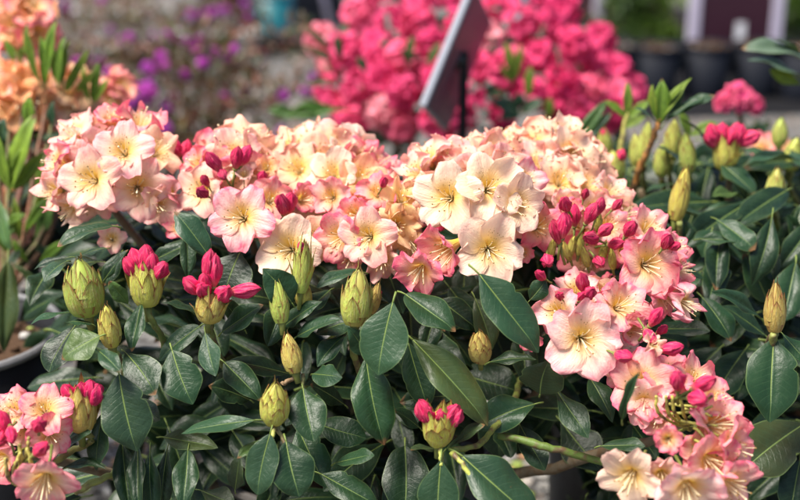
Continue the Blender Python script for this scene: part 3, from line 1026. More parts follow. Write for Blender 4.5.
# --- scaly buds
UPP = (0, .9, .4)
sbud(MAIN, 83, 287, 1.18, 50, 62, 'fat', (-.05, .9, .35), GREENB, .55, [(-10, -6, 18, (-.2, .8, .5)), (3, -6, 20, (.2, .75, .6))])
sbud(MAIN, 146, 279, 1.19, 46, 58, 'burst', (.05, .95, .25), YELB, .8,
     [(-10, -30, 26, (-.35, .9, .2)), (-2, -33, 28, (.0, .95, .25)), (6, -22, 28, (.25, .8, .5)), (-16, -18, 26, (-.5, .75, .4)), (-2, -12, 26, (0, .8, .6)), (15, -14, 26, (.45, .7, .5))])
sbud(MAIN, 109, 326, 1.15, 29, 46, 'tight', (-.02, .95, .25), YELB, .8)
sbud(MAIN, 211, 302, 1.16, 42, 44, 'burst', (0, .9, .4), OCHB, .8,
     [(-2, -46, 34, (.15, .95, .25)), (4, -40, 34, (.1, .97, .2)), (-20, -26, 26, (-.5, .6, .6)), (-8, -20, 28, (-.05, .5, .85)), (14, -12, 28, (.5, .5, .7)), (38, -14, 34, (.97, .1, .25)), (-6, -32, 24, (0, .8, .6))])
sbud(MAIN, 279, 301, 1.16, 25, 46, 'tight', (.0, .97, .2), GREENB, .5)
sbud(MAIN, 303, 262, 1.165, 28, 66, 'burst', (.05, .97, .2), GREENB, .6, [(-2, -22, 14, (-.2, .9, .3))])
sbud(MAIN, 357, 297, 1.15, 40, 60, 'fat', (-.03, .95, .28), GREENB, .6)
sbud(MAIN, 291, 353, 1.16, 27, 42, 'tight', (-.35, .9, .2), OCHB, .8)
sbud(MAIN, 275, 403, 1.13, 38, 48, 'fat', (-.02, .95, .28), YELB, .8)
sbud(MAIN, 81, 403, 1.14, 46, 62, 'burst', (.02, .95, .3), OCHB, 1.0, [(-14, -14, 24, (-.4, .8, .4)), (10, -18, 28, (.15, .9, .4)), (16, -12, 28, (.4, .8, .4)), (2, -18, 24, (0, .85, .5))])
sbud(MAIN, 439, 420, 1.12, 46, 56, 'burst', (.02, .95, .3), YELB, .75, [(-17, -12, 28, (-.45, .8, .4)), (-12, -4, 24, (-.35, .6, .7)), (13, -8, 28, (.4, .75, .5)), (17, -2, 26, (.5, .7, .5)), (3, -6, 22, (.1, .7, .7))])
sbud(MAIN, 480, 346, 1.17, 30, 38, 'fat', (0, .9, .4), OCHB, .8)
sbud(MAIN, 303, 292, 1.18, 22, 36, 'tight', (0, .9, .35), YELB, .6)
sbud(MAIN, 375, 298, 1.17, 16, 34, 'tight', (.3, .9, .3), OCHB, .6)

# --- leaves one can tell apart: base u,v  tip u,v  width  depth
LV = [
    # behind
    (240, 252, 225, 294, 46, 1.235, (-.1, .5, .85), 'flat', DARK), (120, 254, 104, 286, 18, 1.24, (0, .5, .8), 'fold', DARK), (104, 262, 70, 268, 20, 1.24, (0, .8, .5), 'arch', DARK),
    (150, 262, 196, 240, 20, 1.24, (0, .5, .8), 'flat', DARK), (186, 234, 187, 280, 16, 1.22, (.4, .2, .9), 'fold', MIDG), (222, 262, 250, 290, 20, 1.24, (.3, .3, .9), 'flat', DARK),
    (285, 298, 268, 345, 26, 1.21, (.2, .3, .9), 'flat', DARK), (290, 374, 228, 361, 22, 1.215, (0, .6, .8), 'flat', DARK), (200, 326, 158, 360, 24, 1.205, (-.1, .6, .8), 'flat', MIDG),
    (413, 302, 446, 330, 26, 1.205, (.2, .5, .8), 'flat', MIDG), (475, 298, 492, 350, 26, 1.225, (.2, .2, .9), 'fold', DARK), (408, 342, 428, 408, 30, 1.20, (0, .3, .95), 'flat', DARK),
    (490, 362, 537, 361, 18, 1.205, (0, .8, .5), 'arch', DARK), (535, 404, 476, 426, 36, 1.195, (.05, .6, .8), 'flat', MIDG), (590, 378, 612, 424, 24, 1.195, (.3, .4, .85), 'arch', MIDG),
    (405, 446, 404, 524, 46, 1.185, (0, .4, .9), 'arch', DARK), (420, 428, 394, 410, 18, 1.185, (0, .6, .8), 'flat', MIDG), (318, 424, 366, 438, 32, 1.185, (0, .6, .8), 'flat', MIDG),
    (298, 428, 326, 486, 36, 1.185, (.2, .5, .85), 'flat', MIDG), (163, 437, 217, 446, 24, 1.185, (0, .6, .8), 'flat', MIDG), (168, 446, 162, 512, 22, 1.18, (0, .4, .9), 'arch', DARK),
    (122, 440, 130, 512, 24, 1.185, (.2, .3, .9), 'fold', DARK), (138, 446, 140, 510, 18, 1.18, (-.3, .2, .9), 'fold', DARK), (150, 452, 152, 520, 22, 1.175, (0, .4, .9), 'flat', MIDG),
    (75, 326, 50, 374, 32, 1.21, (-.2, .4, .9), 'arch', DARK), (130, 400, 160, 420, 22, 1.21, (0, .5, .85), 'flat', DARK), (245, 330, 222, 300, 20, 1.225, (0, .5, .85), 'flat', DARK),
    (350, 330, 395, 335, 30, 1.225, (0, .5, .85), 'flat', DARK), (440, 300, 480, 330, 30, 1.225, (0, .5, .85), 'flat', DARK), (250, 400, 210, 385, 26, 1.22, (0, .5, .85), 'flat', DARK),
    (520, 425, 545, 470, 26, 1.21, (0, .5, .85), 'flat', DARK), (460, 395, 400, 400, 26, 1.22, (0, .5, .85), 'flat', DARK), (345, 405, 310, 385, 24, 1.215, (0, .5, .85), 'flat', DARK),
    (235, 490, 238, 456, 22, 1.20, (-.4, .2, .9), 'flat', OLIV), (200, 490, 235, 505, 24, 1.20, (0, .7, .6), 'flat', OLIV),
    # middle
    (113, 226, 56, 245, 24, 1.20, (-.1, .85, .5), 'arch', MIDG), (70, 257, 34, 270, 16, 1.21, (-.1, .8, .5), 'fold', DARK), (106, 248, 80, 258, 12, 1.15, (0, .8, .5), 'curl', DARK),
    (67, 261, 43, 280, 22, 1.195, (-.2, .7, .6), 'arch', GREY), (128, 304, 109, 281, 15, 1.165, (-.2, .3, .9), 'fold', LGRN), (104, 280, 126, 248, 15, 1.19, (-.2, .5, .8), 'flat', DARK),
    (71, 312, 31, 327, 15, 1.185, (-.1, .9, .4), 'arch', GREY), (92, 324, 63, 324, 13, 1.18, (0, .9, .4), 'curl', GREY), (141, 304, 132, 352, 20, 1.185, (-.3, .3, .9), 'fold', MIDG),
    (205, 318, 161, 304, 16, 1.185, (0, .85, .5), 'arch', DARK), (213, 262, 175, 210, 28, 1.19, (.2, .5, .85), 'arch', GREY), (222, 332, 262, 304, 24, 1.185, (.2, .6, .75), 'flat', MIDG),
    (172, 350, 192, 404, 40, 1.165, (-.1, .4, .9), 'flat', MIDG), (224, 362, 262, 400, 30, 1.17, (.3, .4, .85), 'flat', MIDG), (205, 332, 216, 376, 23, 1.155, (-.15, .3, .95), 'flat', GREY),
    (284, 326, 320, 300, 22, 1.185, (.2, .6, .7), 'flat', MIDG), (296, 337, 338, 316, 26, 1.175, (.1, .7, .7), 'flat', GREY), (346, 334, 316, 364, 20, 1.18, (-.3, .5, .8), 'flat', MIDG),
    (362, 318, 316, 334, 28, 1.185, (-.1, .6, .8), 'flat', MIDG), (362, 272, 316, 286, 18, 1.19, (0, .85, .5), 'arch', GREY), (330, 290, 300, 318, 20, 1.20, (0, .7, .6), 'fold', MIDG),
    (367, 354, 349, 328, 22, 1.165, (-.1, .4, .9), 'flat', GREY), (312, 374, 343, 378, 22, 1.165, (0, .4, .9), 'curl', GREY), (303, 388, 314, 442, 38, 1.16, (.1, .4, .9), 'fold', MIDG),
    (335, 463, 374, 455, 19, 1.16, (0, .7, .7), 'flat', MIDG), (321, 474, 380, 506, 30, 1.145, (.1, .6, .8), 'flat', MIDG), (188, 450, 183, 508, 25, 1.16, (0, .4, .9), 'fold', MIDG),
    (103, 412, 97, 471, 23, 1.165, (-.2, .2, .95), 'curl', GREY), (555, 388, 588, 438, 26, 1.175, (.2, .5, .85), 'flat', MIDG), (540, 394, 549, 360, 46, 1.165, (-.1, .1, .98), 'fold', OLIV),
    (270, 440, 237, 459, 15, 1.155, (-.3, .5, .8), 'fold', LGRN), (437, 449, 411, 450, 17, 1.145, (0, .9, .4), 'flat', OLIV), (446, 449, 484, 424, 17, 1.155, (0, .8, .5), 'flat', OLIV),
    (125, 352, 156, 396, 34, 1.165, (.2, .5, .8), 'curl', MIDG), (530, 300, 546, 280, 20, 1.18, (.3, .4, .8), 'flat', MIDG), (600, 446, 645, 446, 20, 1.14, (0, .8, .5), 'flat', MIDG),
    (62, 446, 92, 432, 14, 1.15, (0, .8, .5), 'curl', GREY), (60, 470, 105, 466, 18, 1.16, (0, .8, .5), 'arch', DARK),
    # front
    (100, 336, 60, 358, 36, 1.14, (-.25, .5, .85), 'flat', LGRN), (99, 351, 121, 373, 18, 1.135, (.1, .4, .9), 'fold', GREY), (119, 374, 136, 452, 50, 1.135, (-.05, .35, .95), 'flat', GREY),
    (292, 303, 262, 268, 34, 1.165, (-.2, .5, .8), 'arch', MIDG), (393, 302, 378, 375, 50, 1.12, (-.15, .35, .93), 'flat', GREY), (405, 294, 456, 330, 36, 1.155, (.1, .7, .7), 'flat', MIDG),
    (412, 339, 492, 424, 46, 1.15, (.25, .4, .88), 'flat', MIDG), (366, 357, 384, 446, 42, 1.145, (-.05, .35, .94), 'flat', MIDG), (479, 274, 541, 352, 46, 1.13, (.15, .4, .9), 'flat', GREY),
    (441, 460, 437, 532, 42, 1.11, (0, .4, .9), 'flat', GREY), (462, 456, 545, 524, 58, 1.115, (.2, .55, .8), 'flat', GREY), (256, 420, 182, 434, 26, 1.13, (-.05, .75, .65), 'flat', GREY),
    (270, 434, 257, 495, 33, 1.115, (-.05, .4, .92), 'flat', GREY), (286, 441, 299, 497, 46, 1.125, (.15, .45, .88), 'fold', MIDG), (622, 420, 640, 372, 14, 1.06, (-.6, .2, .7), 'fold', MIDG),
]
LV += [(455, 372, 520, 392, 44, 1.30, (0, .6, .8), 'flat', DARK), (520, 372, 470, 398, 40, 1.32, (0, .6, .8), 'flat', DARK), (500, 400, 500, 460, 44, 1.30, (0, .5, .8), 'flat', DARK), (560, 420, 600, 470, 40, 1.28, (0, .5, .8), 'flat', DARK)]
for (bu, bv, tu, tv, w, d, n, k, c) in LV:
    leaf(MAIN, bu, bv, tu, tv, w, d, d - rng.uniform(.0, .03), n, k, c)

# --- woody stems and green shoots
center = Vector((base.x, base.y, .20))
for pts, r0, r1, c in [
    ([(700, 520, 1.16), (640, 478, 1.175), (580, 456, 1.18), (540, 445, 1.18), (500, 435, 1.20)], .0034, .0040, (.10, .16, .025)),
    ([(452, 450, 1.13), (478, 445, 1.15), (494, 428, 1.18), (512, 404, 1.23), (520, 380, 1.30)], .0026, .0034, (.20, .25, .045)),
    ([(440, 444, 1.125), (441, 456, 1.115), (441, 466, 1.11)], .0022, .0018, (.40, .44, .08)),
    ([(452, 452, 1.12), (462, 464, 1.11), (478, 490, 1.105)], .0030, .0014, (.40, .44, .08)),
    ([(211, 322, 1.165), (213, 340, 1.18), (222, 362, 1.20), (232, 380, 1.24)], .0026, .0034, (.10, .13, .03)),
    ([(146, 304, 1.195), (152, 320, 1.195), (162, 338, 1.21), (170, 360, 1.25)], .0026, .0034, (.12, .16, .03)),
    ([(81, 430, 1.15), (92, 440, 1.155), (70, 452, 1.16), (40, 470, 1.16)], .0030, .0034, (.22, .22, .05)),
    ([(275, 426, 1.135), (272, 436, 1.125), (270, 444, 1.12)], .0022, .0016, (.33, .34, .08)),
    ([(277, 426, 1.138), (283, 440, 1.135), (288, 450, 1.13)], .0022, .0014, (.26, .22, .08)),
    ([(300, 372, 1.165), (290, 380, 1.165), (282, 384, 1.16)], .0020, .0022, (.22, .14, .07)),
    ([(303, 374, 1.165), (303, 390, 1.165), (303, 400, 1.16)], .0018, .0014, (.24, .24, .08)),
    ([(109, 346, 1.16), (118, 356, 1.165), (124, 372, 1.17), (128, 400, 1.20)], .0030, .0036, (.24, .28, .06)),
    ([(357, 326, 1.17), (352, 345, 1.19), (360, 372, 1.21)], .0028, .0036, (.24, .26, .06)),
    ([(120, 470, 1.18), (100, 480, 1.17), (75, 492, 1.16)], .0030, .0036, (.22, .24, .05)),
    ([(345, 330, 1.20), (335, 335, 1.19), (322, 345, 1.18)], .0016, .0013, (.36, .40, .08)),
]:
    branch(MAIN, pts, r0, r1, c)
for tu, tv, td in [(102, 190, 1.36), (235, 200, 1.36), (325, 200, 1.40), (378, 240, 1.33), (482, 215, 1.33), (555, 205, 1.39), (600, 260, 1.32), (600, 345, 1.27), (680, 430, 1.14), (25, 455, 1.14)]:
    e = P(tu, tv, td)
    m1 = center.lerp(e, .35) + Vector((0, .02, -.03))
    m2 = center.lerp(e, .7) + Vector((0, .03, -.04))
    branch(MAIN, [center, m1, m2, e], .009, .0042, (.13, .10, .06))

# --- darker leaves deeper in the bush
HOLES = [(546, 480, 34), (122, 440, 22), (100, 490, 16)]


def deep_leaves(plant, n, urange, vrange, drange, stuff_from, skip=(), limit=None, Ls=1.0):
    lst = []
    while len(lst) < n:
        u, v = rng.uniform(*urange), rng.uniform(*vrange)
        if limit and not limit(u, v):
            continue
        if any((u - a) ** 2 + (v - b) ** 2 < r * r for a, b, r in skip):
            continue
        d = rng.uniform(*drange)
        L = rng.uniform(50, 88) * Ls
        a = rng.choice([-1, 1]) * abs(rng.gauss(1.0, .7))
        du, dv = math.sin(a) * L, abs(math.cos(a)) * L * .8 + rng.uniform(-12, 14)
        if any((u + du - p) ** 2 + (v + dv - q) ** 2 < r * r or (u + du / 2 - p) ** 2 + (v + dv / 2 - q) ** 2 < (r + 8) ** 2 for p, q, r in skip):
            continue
        b, t = P(u, v, d), P(u + du, v + dv, d + rng.uniform(-.06, .03))
        k = rng.choice(['flat', 'flat', 'arch', 'fold'])
        mw = leaf_matrix(b, t, D(rng.uniform(-.4, .4), rng.uniform(.4, .9), rng.uniform(.4, .9)), px(L * rng.uniform(.36, .48), d), droop=DROOP[k])
        lst.append((d, k, mw))
    lst.sort(key=lambda q: q[0])
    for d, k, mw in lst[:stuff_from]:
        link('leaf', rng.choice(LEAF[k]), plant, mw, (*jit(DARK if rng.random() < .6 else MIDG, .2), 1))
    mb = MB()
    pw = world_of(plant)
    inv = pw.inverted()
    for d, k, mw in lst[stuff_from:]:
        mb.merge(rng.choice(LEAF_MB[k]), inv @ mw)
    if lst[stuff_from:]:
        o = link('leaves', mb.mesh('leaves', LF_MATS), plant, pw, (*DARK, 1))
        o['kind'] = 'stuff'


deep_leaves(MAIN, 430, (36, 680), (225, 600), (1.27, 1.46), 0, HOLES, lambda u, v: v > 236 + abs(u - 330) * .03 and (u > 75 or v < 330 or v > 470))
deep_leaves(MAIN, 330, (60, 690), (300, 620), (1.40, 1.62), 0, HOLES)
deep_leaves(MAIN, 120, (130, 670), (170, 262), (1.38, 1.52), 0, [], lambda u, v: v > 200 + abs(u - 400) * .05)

# ================================================================== RIGHT RHODODENDRON, still in bud
b2 = P(760, 330, 1.62)
pot('nursery_pot', 'black pot hidden under the dark rhododendron in bud at right', (b2.x, b2.y, 0), .17, .14, .26, M_BLACKPOT)
BUDDY = thing('rhododendron', 'dark leaved rhododendron at right, still mostly in tight green buds', 'flowering shrub', (b2.x, b2.y, .22))
for (bu, bv, tu, tv, w, d, n, k, c) in [
    (702, 297, 731, 342, 30, 1.27, (.1, .55, .8), 'fold', MIDG), (768, 302, 744, 254, 30, 1.33, (-.1, .5, .85), 'flat', MIDG), (729, 280, 722, 242, 27, 1.36, (-.2, .45, .85), 'flat', DARK),
    (712, 230, 702, 258, 26, 1.35, (.1, .5, .85), 'arch', GREY), (757, 223, 706, 230, 13, 1.40, (0, .95, .25), 'arch', GREY), (762, 203, 698, 219, 17, 1.43, (0, .92, .3), 'arch', GREY),
    (797, 258, 742, 228, 18, 1.40, (.1, .8, .5), 'fold', MIDG), (796, 262, 782, 322, 34, 1.32, (.2, .4, .9), 'fold', MIDG), (804, 266, 786, 214, 24, 1.40, (.3, .3, .9), 'fold', DARK),
    (721, 163, 757, 194, 30, 1.45, (.2, .7, .7), 'flat', GREY), (806, 160, 740, 171, 15, 1.46, (0, .95, .25), 'arch', GREY), (740, 196, 713, 192, 14, 1.43, (0, .9, .35), 'flat', LGRN),
    (673, 184, 646, 194, 13, 1.47, (0, .95, .3), 'arch', GREY), (692, 168, 656, 148, 22, 1.50, (-.2, .7, .6), 'curl', GREY), (724, 166, 679, 119, 18, 1.48, (.2, .7, .6), 'curl', DARK),
    (740, 148, 778, 164, 16, 1.52, (.1, .85, .5), 'arch', GREY), (762, 319, 711, 292, 19, 1.26, (.1, .7, .65), 'fold', MIDG), (766, 336, 722, 306, 22, 1.28, (.1, .6, .75), 'flat', DARK),
    (774, 338, 771, 422, 54, 1.19, (0, .35, .93), 'flat', MIDG), (782, 333, 806, 362, 22, 1.21, (.3, .5, .8), 'flat', MIDG), (804, 424, 738, 474, 56, 1.24, (-.1, .55, .8), 'flat', DARK),
    (745, 350, 712, 400, 34, 1.30, (-.1, .5, .85), 'flat', DARK), (720, 348, 690, 380, 30, 1.32, (-.1, .5, .85), 'flat', DARK), (760, 250, 750, 212, 36, 1.46, (.1, .5, .85), 'flat', DARK),
    (700, 272, 672, 300, 18, 1.34, (-.2, .6, .75), 'arch', GREY), (735, 275, 700, 284, 24, 1.38, (0, .7, .7), 'flat', DARK), (690, 250, 684, 220, 18, 1.36, (-.2, .6, .75), 'flat', GREY),
    (745, 262, 752, 236, 18, 1.37, (.3, .3, .9), 'flat', OLIV), (720, 218, 680, 196, 22, 1.46, (0, .8, .6), 'arch', MIDG), (700, 205, 655, 210, 18, 1.46, (0, .85, .5), 'arch', GREY),
    (776, 246, 800, 222, 20, 1.42, (.1, .7, .6), 'flat', MIDG), (655, 335, 690, 345, 24, 1.30, (.1, .7, .7), 'flat', DARK), (668, 312, 700, 330, 20, 1.28, (.2, .6, .7), 'flat', MIDG),
    (795, 205, 760, 216, 16, 1.45, (0, .9, .4), 'arch', GREY), (790, 150, 812, 180, 18, 1.5, (.2, .7, .6), 'arch', GREY), (640, 205, 668, 222, 16, 1.45, (0, .85, .5), 'arch', MIDG),
    (700, 140, 735, 160, 16, 1.55, (0, .85, .5), 'arch', GREY), (630, 172, 600, 184, 14, 1.52, (0, .85, .5), 'arch', GREY), (745, 500, 700, 515, 34, 1.26, (0, .7, .7), 'flat', DARK),
    (800, 460, 790, 520, 36, 1.24, (.1, .5, .8), 'flat', DARK), (700, 350, 668, 372, 26, 1.34, (0, .7, .7), 'flat', DARK)]:
    leaf(BUDDY, bu, bv, tu, tv, w, d, d - rng.uniform(0, .03), n, k, c)
# tall young shoot with an orange brown stem
branch(BUDDY, [(630, 196, 1.50), (640, 168, 1.48), (652, 140, 1.46), (659, 118, 1.45)], .0042, .0034, (.40, .17, .04))
for (bu, bv, tu, tv, w, n, k, c, yg) in [
    (660, 124, 663, 78, 19, (.1, .1, .98), 'flat', LIME, True), (660, 120, 690, 76, 12, (-.3, .6, .7), 'flat', LIME, True), (662, 122, 716, 96, 13, (.1, .9, .4), 'curl', GREY, False),
    (664, 124, 706, 100, 13, (.1, .9, .4), 'arch', GREY, False), (657, 120, 652, 84, 10, (-.8, .1, .6), 'fold', LIME, True), (664, 118, 684, 88, 12, (.5, .4, .7), 'flat', GREY, False),
    (656, 122, 634, 110, 13, (-.2, .8, .5), 'arch', GREY, False)]:
    leaf(BUDDY, bu, bv, tu, tv, w, 1.45, 1.44, n, k, c, young=yg)
# smaller lime shoot and pointed leaves at the back
branch(BUDDY, [(612, 190, 1.60), (620, 150, 1.60), (627, 112, 1.60)], .004, .003, (.32, .30, .06))
for (bu, bv, tu, tv, w, c, yg) in [(627, 118, 628, 82, 10, LIME, True), (627, 118, 606, 100, 9, LIME, True), (627, 118, 650, 100, 9, LIME, True), (622, 128, 645, 116, 10, LIME, True),
                                   (572, 150, 606, 100, 13, (.06, .13, .03), True), (575, 150, 612, 112, 10, GREY, False), (690, 136, 716, 122, 12, LIME, True), (690, 136, 680, 110, 12, LIME, True)]:
    leaf(BUDDY, bu, bv, tu, tv, w, 1.60, 1.59, (.1, .4, .9), 'flat', c, young=yg)
# two leaves arching in at the upper right
branch(BUDDY, [(815, 200, 1.60), (822, 130, 1.62), (812, 70, 1.64)], .0045, .0035, (.25, .26, .06))
for (bu, bv, tu, tv, w, n, k) in [(810, 62, 742, 46, 26, (-.1, .8, .6), 'arch'), (812, 84, 744, 64, 20, (-.1, .8, .6), 'arch'), (804, 58, 770, 40, 12, (.2, .9, .3), 'arch'), (812, 66, 830, 40, 16, (.2, .8, .4), 'flat')]:
    leaf(BUDDY, bu, bv, tu, tv, w, 1.62, 1.60, n, k, (.075, .115, .075))  # paler green with the bright sheen put into the colour
leaf(BUDDY, 800, 84, 770, 70, 13, 1.62, 1.61, (0, -.5, .8), 'flat', LIME, young=True)
for (u, v, d, w, h, k, dr, c) in [
    (681, 194, 1.34, 25, 56, 'tight', (.05, .97, .2), YELB), (775, 188, 1.42, 25, 42, 'tight', (-.02, .97, .2), GREENB), (775, 307, 1.18, 28, 54, 'tight', (.03, .97, .25), OCHB),
    (687, 152, 1.46, 21, 42, 'tight', (-.03, .97, .2), GREENB), (673, 140, 1.52, 24, 44, 'tight', (.1, .97, .2), GREENB), (645, 142, 1.54, 20, 42, 'tight', (.1, .97, .2), GREENB),
    (662, 160, 1.50, 22, 34, 'tight', (-.1, .97, .2), GREENB), (613, 166, 1.48, 30, 34, 'fat', (-.1, .95, .25), GREENB), (793, 154, 1.52, 24, 36, 'tight', (0, .97, .2), GREENB),
    (636, 150, 1.56, 18, 34, 'tight', (-.1, .97, .2), GREENB), (604, 142, 1.58, 20, 30, 'tight', (0, .97, .2), GREENB), (780, 132, 1.62, 20, 30, 'tight', (0, .97, .2), GREENB)]:
    sbud(BUDDY, u, v, d, w, h, k, dr, c, .6, [(8, -14, 18, (.3, .8, .5))] if u == 613 else [(0, -12, 12, (0, .9, .3))] if u == 604 else [])
    branch(BUDDY, [(u - .03 * h, v + h * .5, d), (u + rng.uniform(-4, 4), v + h * .9, d + .02), (u + rng.uniform(-10, 10), v + h * 1.5, d + .06)], .003, .0035, (.22, .24, .06))
sbud(BUDDY, 727, 148, 1.45, 36, 46, 'burst', (.05, .95, .3), YELB, .6,
     [(-16, -22, 24, (-.3, .9, .3)), (-6, -22, 24, (-.1, .9, .4)), (4, -16, 24, (.1, .8, .5)), (14, -20, 24, (.3, .9, .3)), (9, -24, 22, (.2, .9, .3)), (24, -14, 26, (.85, .3, .5)), (-18, -14, 22, (-.5, .7, .4))])
T = empty('flower_truss', P(772, 148, 1.66), BUDDY)
for a in [(762, 144, 1.66, 20, (-.3, .6, .7), ROSE, 'wavy'), (778, 142, 1.67, 20, (.2, .7, .6), APRI, 'open'), (790, 150, 1.68, 18, (.5, .5, .6), PINKC, 'wavy')]:
    flower(T, *a)
bc = Vector((b2.x, b2.y, .2))
for tu, tv, td in [(682, 222, 1.38), (775, 210, 1.46), (775, 334, 1.20), (640, 190, 1.54), (730, 172, 1.48), (800, 210, 1.6), (790, 430, 1.26)]:
    e = P(tu, tv, td)
    branch(BUDDY, [bc, bc.lerp(e, .4) + Vector((0, .02, -.03)), bc.lerp(e, .75) + Vector((0, .02, -.03)), e], .008, .0036, (.14, .11, .06))
deep_leaves(BUDDY, 330, (640, 880), (185, 600), (1.32, 1.66), 26, [], lambda u, v: v > 200 or u > 700 + (200 - v) * 2)
deep_leaves(BUDDY, 70, (590, 840), (150, 215), (1.52, 1.78), 0, [])
deep_leaves(BUDDY, 40, (560, 820), (140, 180), (1.66, 1.85), 0, [], None, .8)

# ================================================================== LEFT APRICOT RHODODENDRON
rimp = P(-45, 330, 1.46)
lb = Vector((rimp.x, rimp.y, 0))
h_rim = rimp.z
pot('nursery_pot', 'black pot with a pale worn rim and bark mulch at lower left', (lb.x, lb.y, 0), .119, .092, h_rim, M_BLACKPOT, M_RIM)
APRIC = thing('rhododendron', 'apricot orange rhododendron in the black pot at left edge', 'flowering shrub', (lb.x, lb.y, h_rim * .9))


def apr(u, v, d, n, R, rad, pal):
    T = empty('flower_truss', P(u, v, d), APRIC)
    dome(T, u, v, d + .03, R, n, rad, pal, kinds=('open', 'wavy', 'wavy'), tilt=(0, .5, .75), spread=.2)


ORG = (.90, .50, .21, .22)
SALM = (.88, .43, .32, .7)
apr(24, 22, 1.72, 8, 26, 23, [SALM, PEACH, SALM, ORG])
apr(-8, 8, 1.75, 6, 22, 24, [SALM, ORG])
apr(20, 102, 1.62, 12, 32, 27, [ORG, APRI, PEACH, ORG])
apr(68, 96, 1.64, 6, 22, 23, [PEACH, APRI, OLD])
apr(117, 90, 1.70, 4, 15, 18, [SALM, SALM, PEACH])
apr(12, 214, 1.60, 4, 22, 25, [APRI, PEACH, OLD])
apr(44, 148, 1.62, 3, 15, 20, [SALM, PEACH])
apr(-30, 60, 1.7, 6, 26, 25, [ORG, SALM])
for (bu, bv, tu, tv, w, d) in [
    (40, 84, 26, 22, 10, 1.60), (46, 84, 54, 18, 11, 1.60), (44, 86, 42, 36, 10, 1.61), (58, 88, 62, 36, 13, 1.60), (62, 90, 70, 38, 11, 1.61), (64, 90, 90, 48, 9, 1.62),
    (66, 92, 82, 62, 9, 1.63), (92, 102, 98, 62, 9, 1.64), (90, 104, 84, 66, 9, 1.64), (94, 104, 110, 76, 8, 1.64), (20, 66, 4, 38, 9, 1.66), (18, 68, 22, 46, 8, 1.66),
    (10, 192, 32, 112, 22, 1.50), (10, 190, -6, 120, 16, 1.50), (14, 190, 46, 150, 14, 1.51), (6, 186, 30, 140, 10, 1.50), (12, 188, 38, 166, 12, 1.52), (24, 76, 14, 50, 8, 1.64),
    (36, 78, 30, 44, 8, 1.62), (54, 80, 50, 40, 8, 1.62), (76, 92, 96, 70, 8, 1.63), (30, 130, 28, 96, 12, 1.56), (24, 232, 50, 196, 11, 1.55), (20, 240, 14, 196, 10, 1.55), (40, 262, 66, 240, 10, 1.58), (8, 252, -6, 226, 12, 1.54), (34, 214, 56, 178, 10, 1.58), (40, 196, 44, 160, 10, 1.57), (2, 226, 26, 214, 9, 1.54), (28, 262, 12, 240, 9, 1.55)]:
    leaf(APRIC, bu, bv, tu, tv, w, d, d - .01, (rng.uniform(-.6, .6), .2, .8), rng.choice(['flat', 'fold']), rng.choice([LIME, (.15, .27, .025), (.18, .28, .03)]), young=True)
for (bu, bv, tu, tv, w, d, k, c) in [(8, 262, 4, 352, 24, 1.42, 'flat', MIDG), (-4, 150, 4, 118, 18, 1.50, 'flat', GREY), (34, 240, 52, 206, 14, 1.60, 'flat', (.08, .17, .03)), (24, 270, 42, 300, 10, 1.55, 'fold', MIDG),
                                     (60, 215, 40, 190, 12, 1.62, 'flat', (.08, .17, .03)), (-2, 200, 10, 250, 16, 1.52, 'flat', (.06, .12, .03)), (2, 240, 22, 218, 10, 1.56, 'fold', LGRN), (20, 250, 6, 270, 10, 1.54, 'fold', MIDG),
                                     (60, 260, 30, 244, 9, 1.60, 'fold', (.05, .1, .03)), (62, 305, 10, 262, 7, 1.50, 'fold', MIDG), (80, 312, 50, 300, 9, 1.56, 'fold', MIDG), (52, 132, 54, 100, 10, 1.58, 'fold', GREY)]:
    leaf(APRIC, bu, bv, tu, tv, w, d, d - .01, (rng.uniform(-.4, .4), .35, .85), k, c)
for i in range(13):
    u0 = rng.uniform(0, 16)
    u1 = u0 + rng.uniform(-14, 52)
    v1 = rng.choice([200, 190, 120, 225, 105, 90])
    branch(APRIC, [(u0 * .4 - 4, 335, 1.58), (u0, 275 + rng.uniform(-10, 14), 1.57), ((u0 + u1) / 2, (v1 + 275) / 2 + 8, 1.58), (u1, v1, 1.62)], .0036, .0024,
           rng.choice([(.13, .04, .02), (.17, .06, .025), (.09, .035, .02), (.12, .12, .03)]))
for i in range(8):
    branch(APRIC, [(lb + Vector((rng.uniform(-.03, .03), rng.uniform(-.03, .03), h_rim * .88))), P(rng.uniform(-30, 10), 300, 1.6), P(rng.uniform(-40, 60), 200, 1.62), P(rng.uniform(-40, 110), 100, 1.66)], .005, .003, (.16, .08, .04))
deep_leaves(APRIC, 46, (-80, 62), (90, 262), (1.60, 1.78), 20, [])
deep_leaves(APRIC, 130, (-40, 84), (130, 330), (1.64, 1.82), 0, [], None, .8)

# ================================================================== HOT PINK RHODODENDRON BEHIND
FL_BG = [M_PETALB, M_FIL, M_ANTH, M_STALK]
BG_MB = [flower_mb(900 + i, o, .14, NS=7, NTt=8, stamens=False, stalk=0) for i, o in enumerate((1.0, .9, .75, .6))]


def bg_truss_mesh(seed, n=11):
    r = random.Random(seed)
    mb = MB()
    for i in range(n):
        zc = 1 - (i + .5) / n * 1.1
        rr = math.sqrt(max(0, 1 - zc * zc))
        a = i * 2.39996 + r.uniform(-.3, .3)
        w = Vector((rr * math.cos(a), rr * math.sin(a), zc)) + Vector([r.uniform(-.2, .2) for _ in range(3)])
        w.normalize()
        s = r.uniform(.5, .66)
        mb.merge(r.choice(BG_MB), frame(w * .85, w, (r.uniform(-1, 1), 1, 0), (s, s, s)))
    return mb


BG_T = [bg_truss_mesh(i).mesh("flower_truss", FL_BG) for i in range(7)]


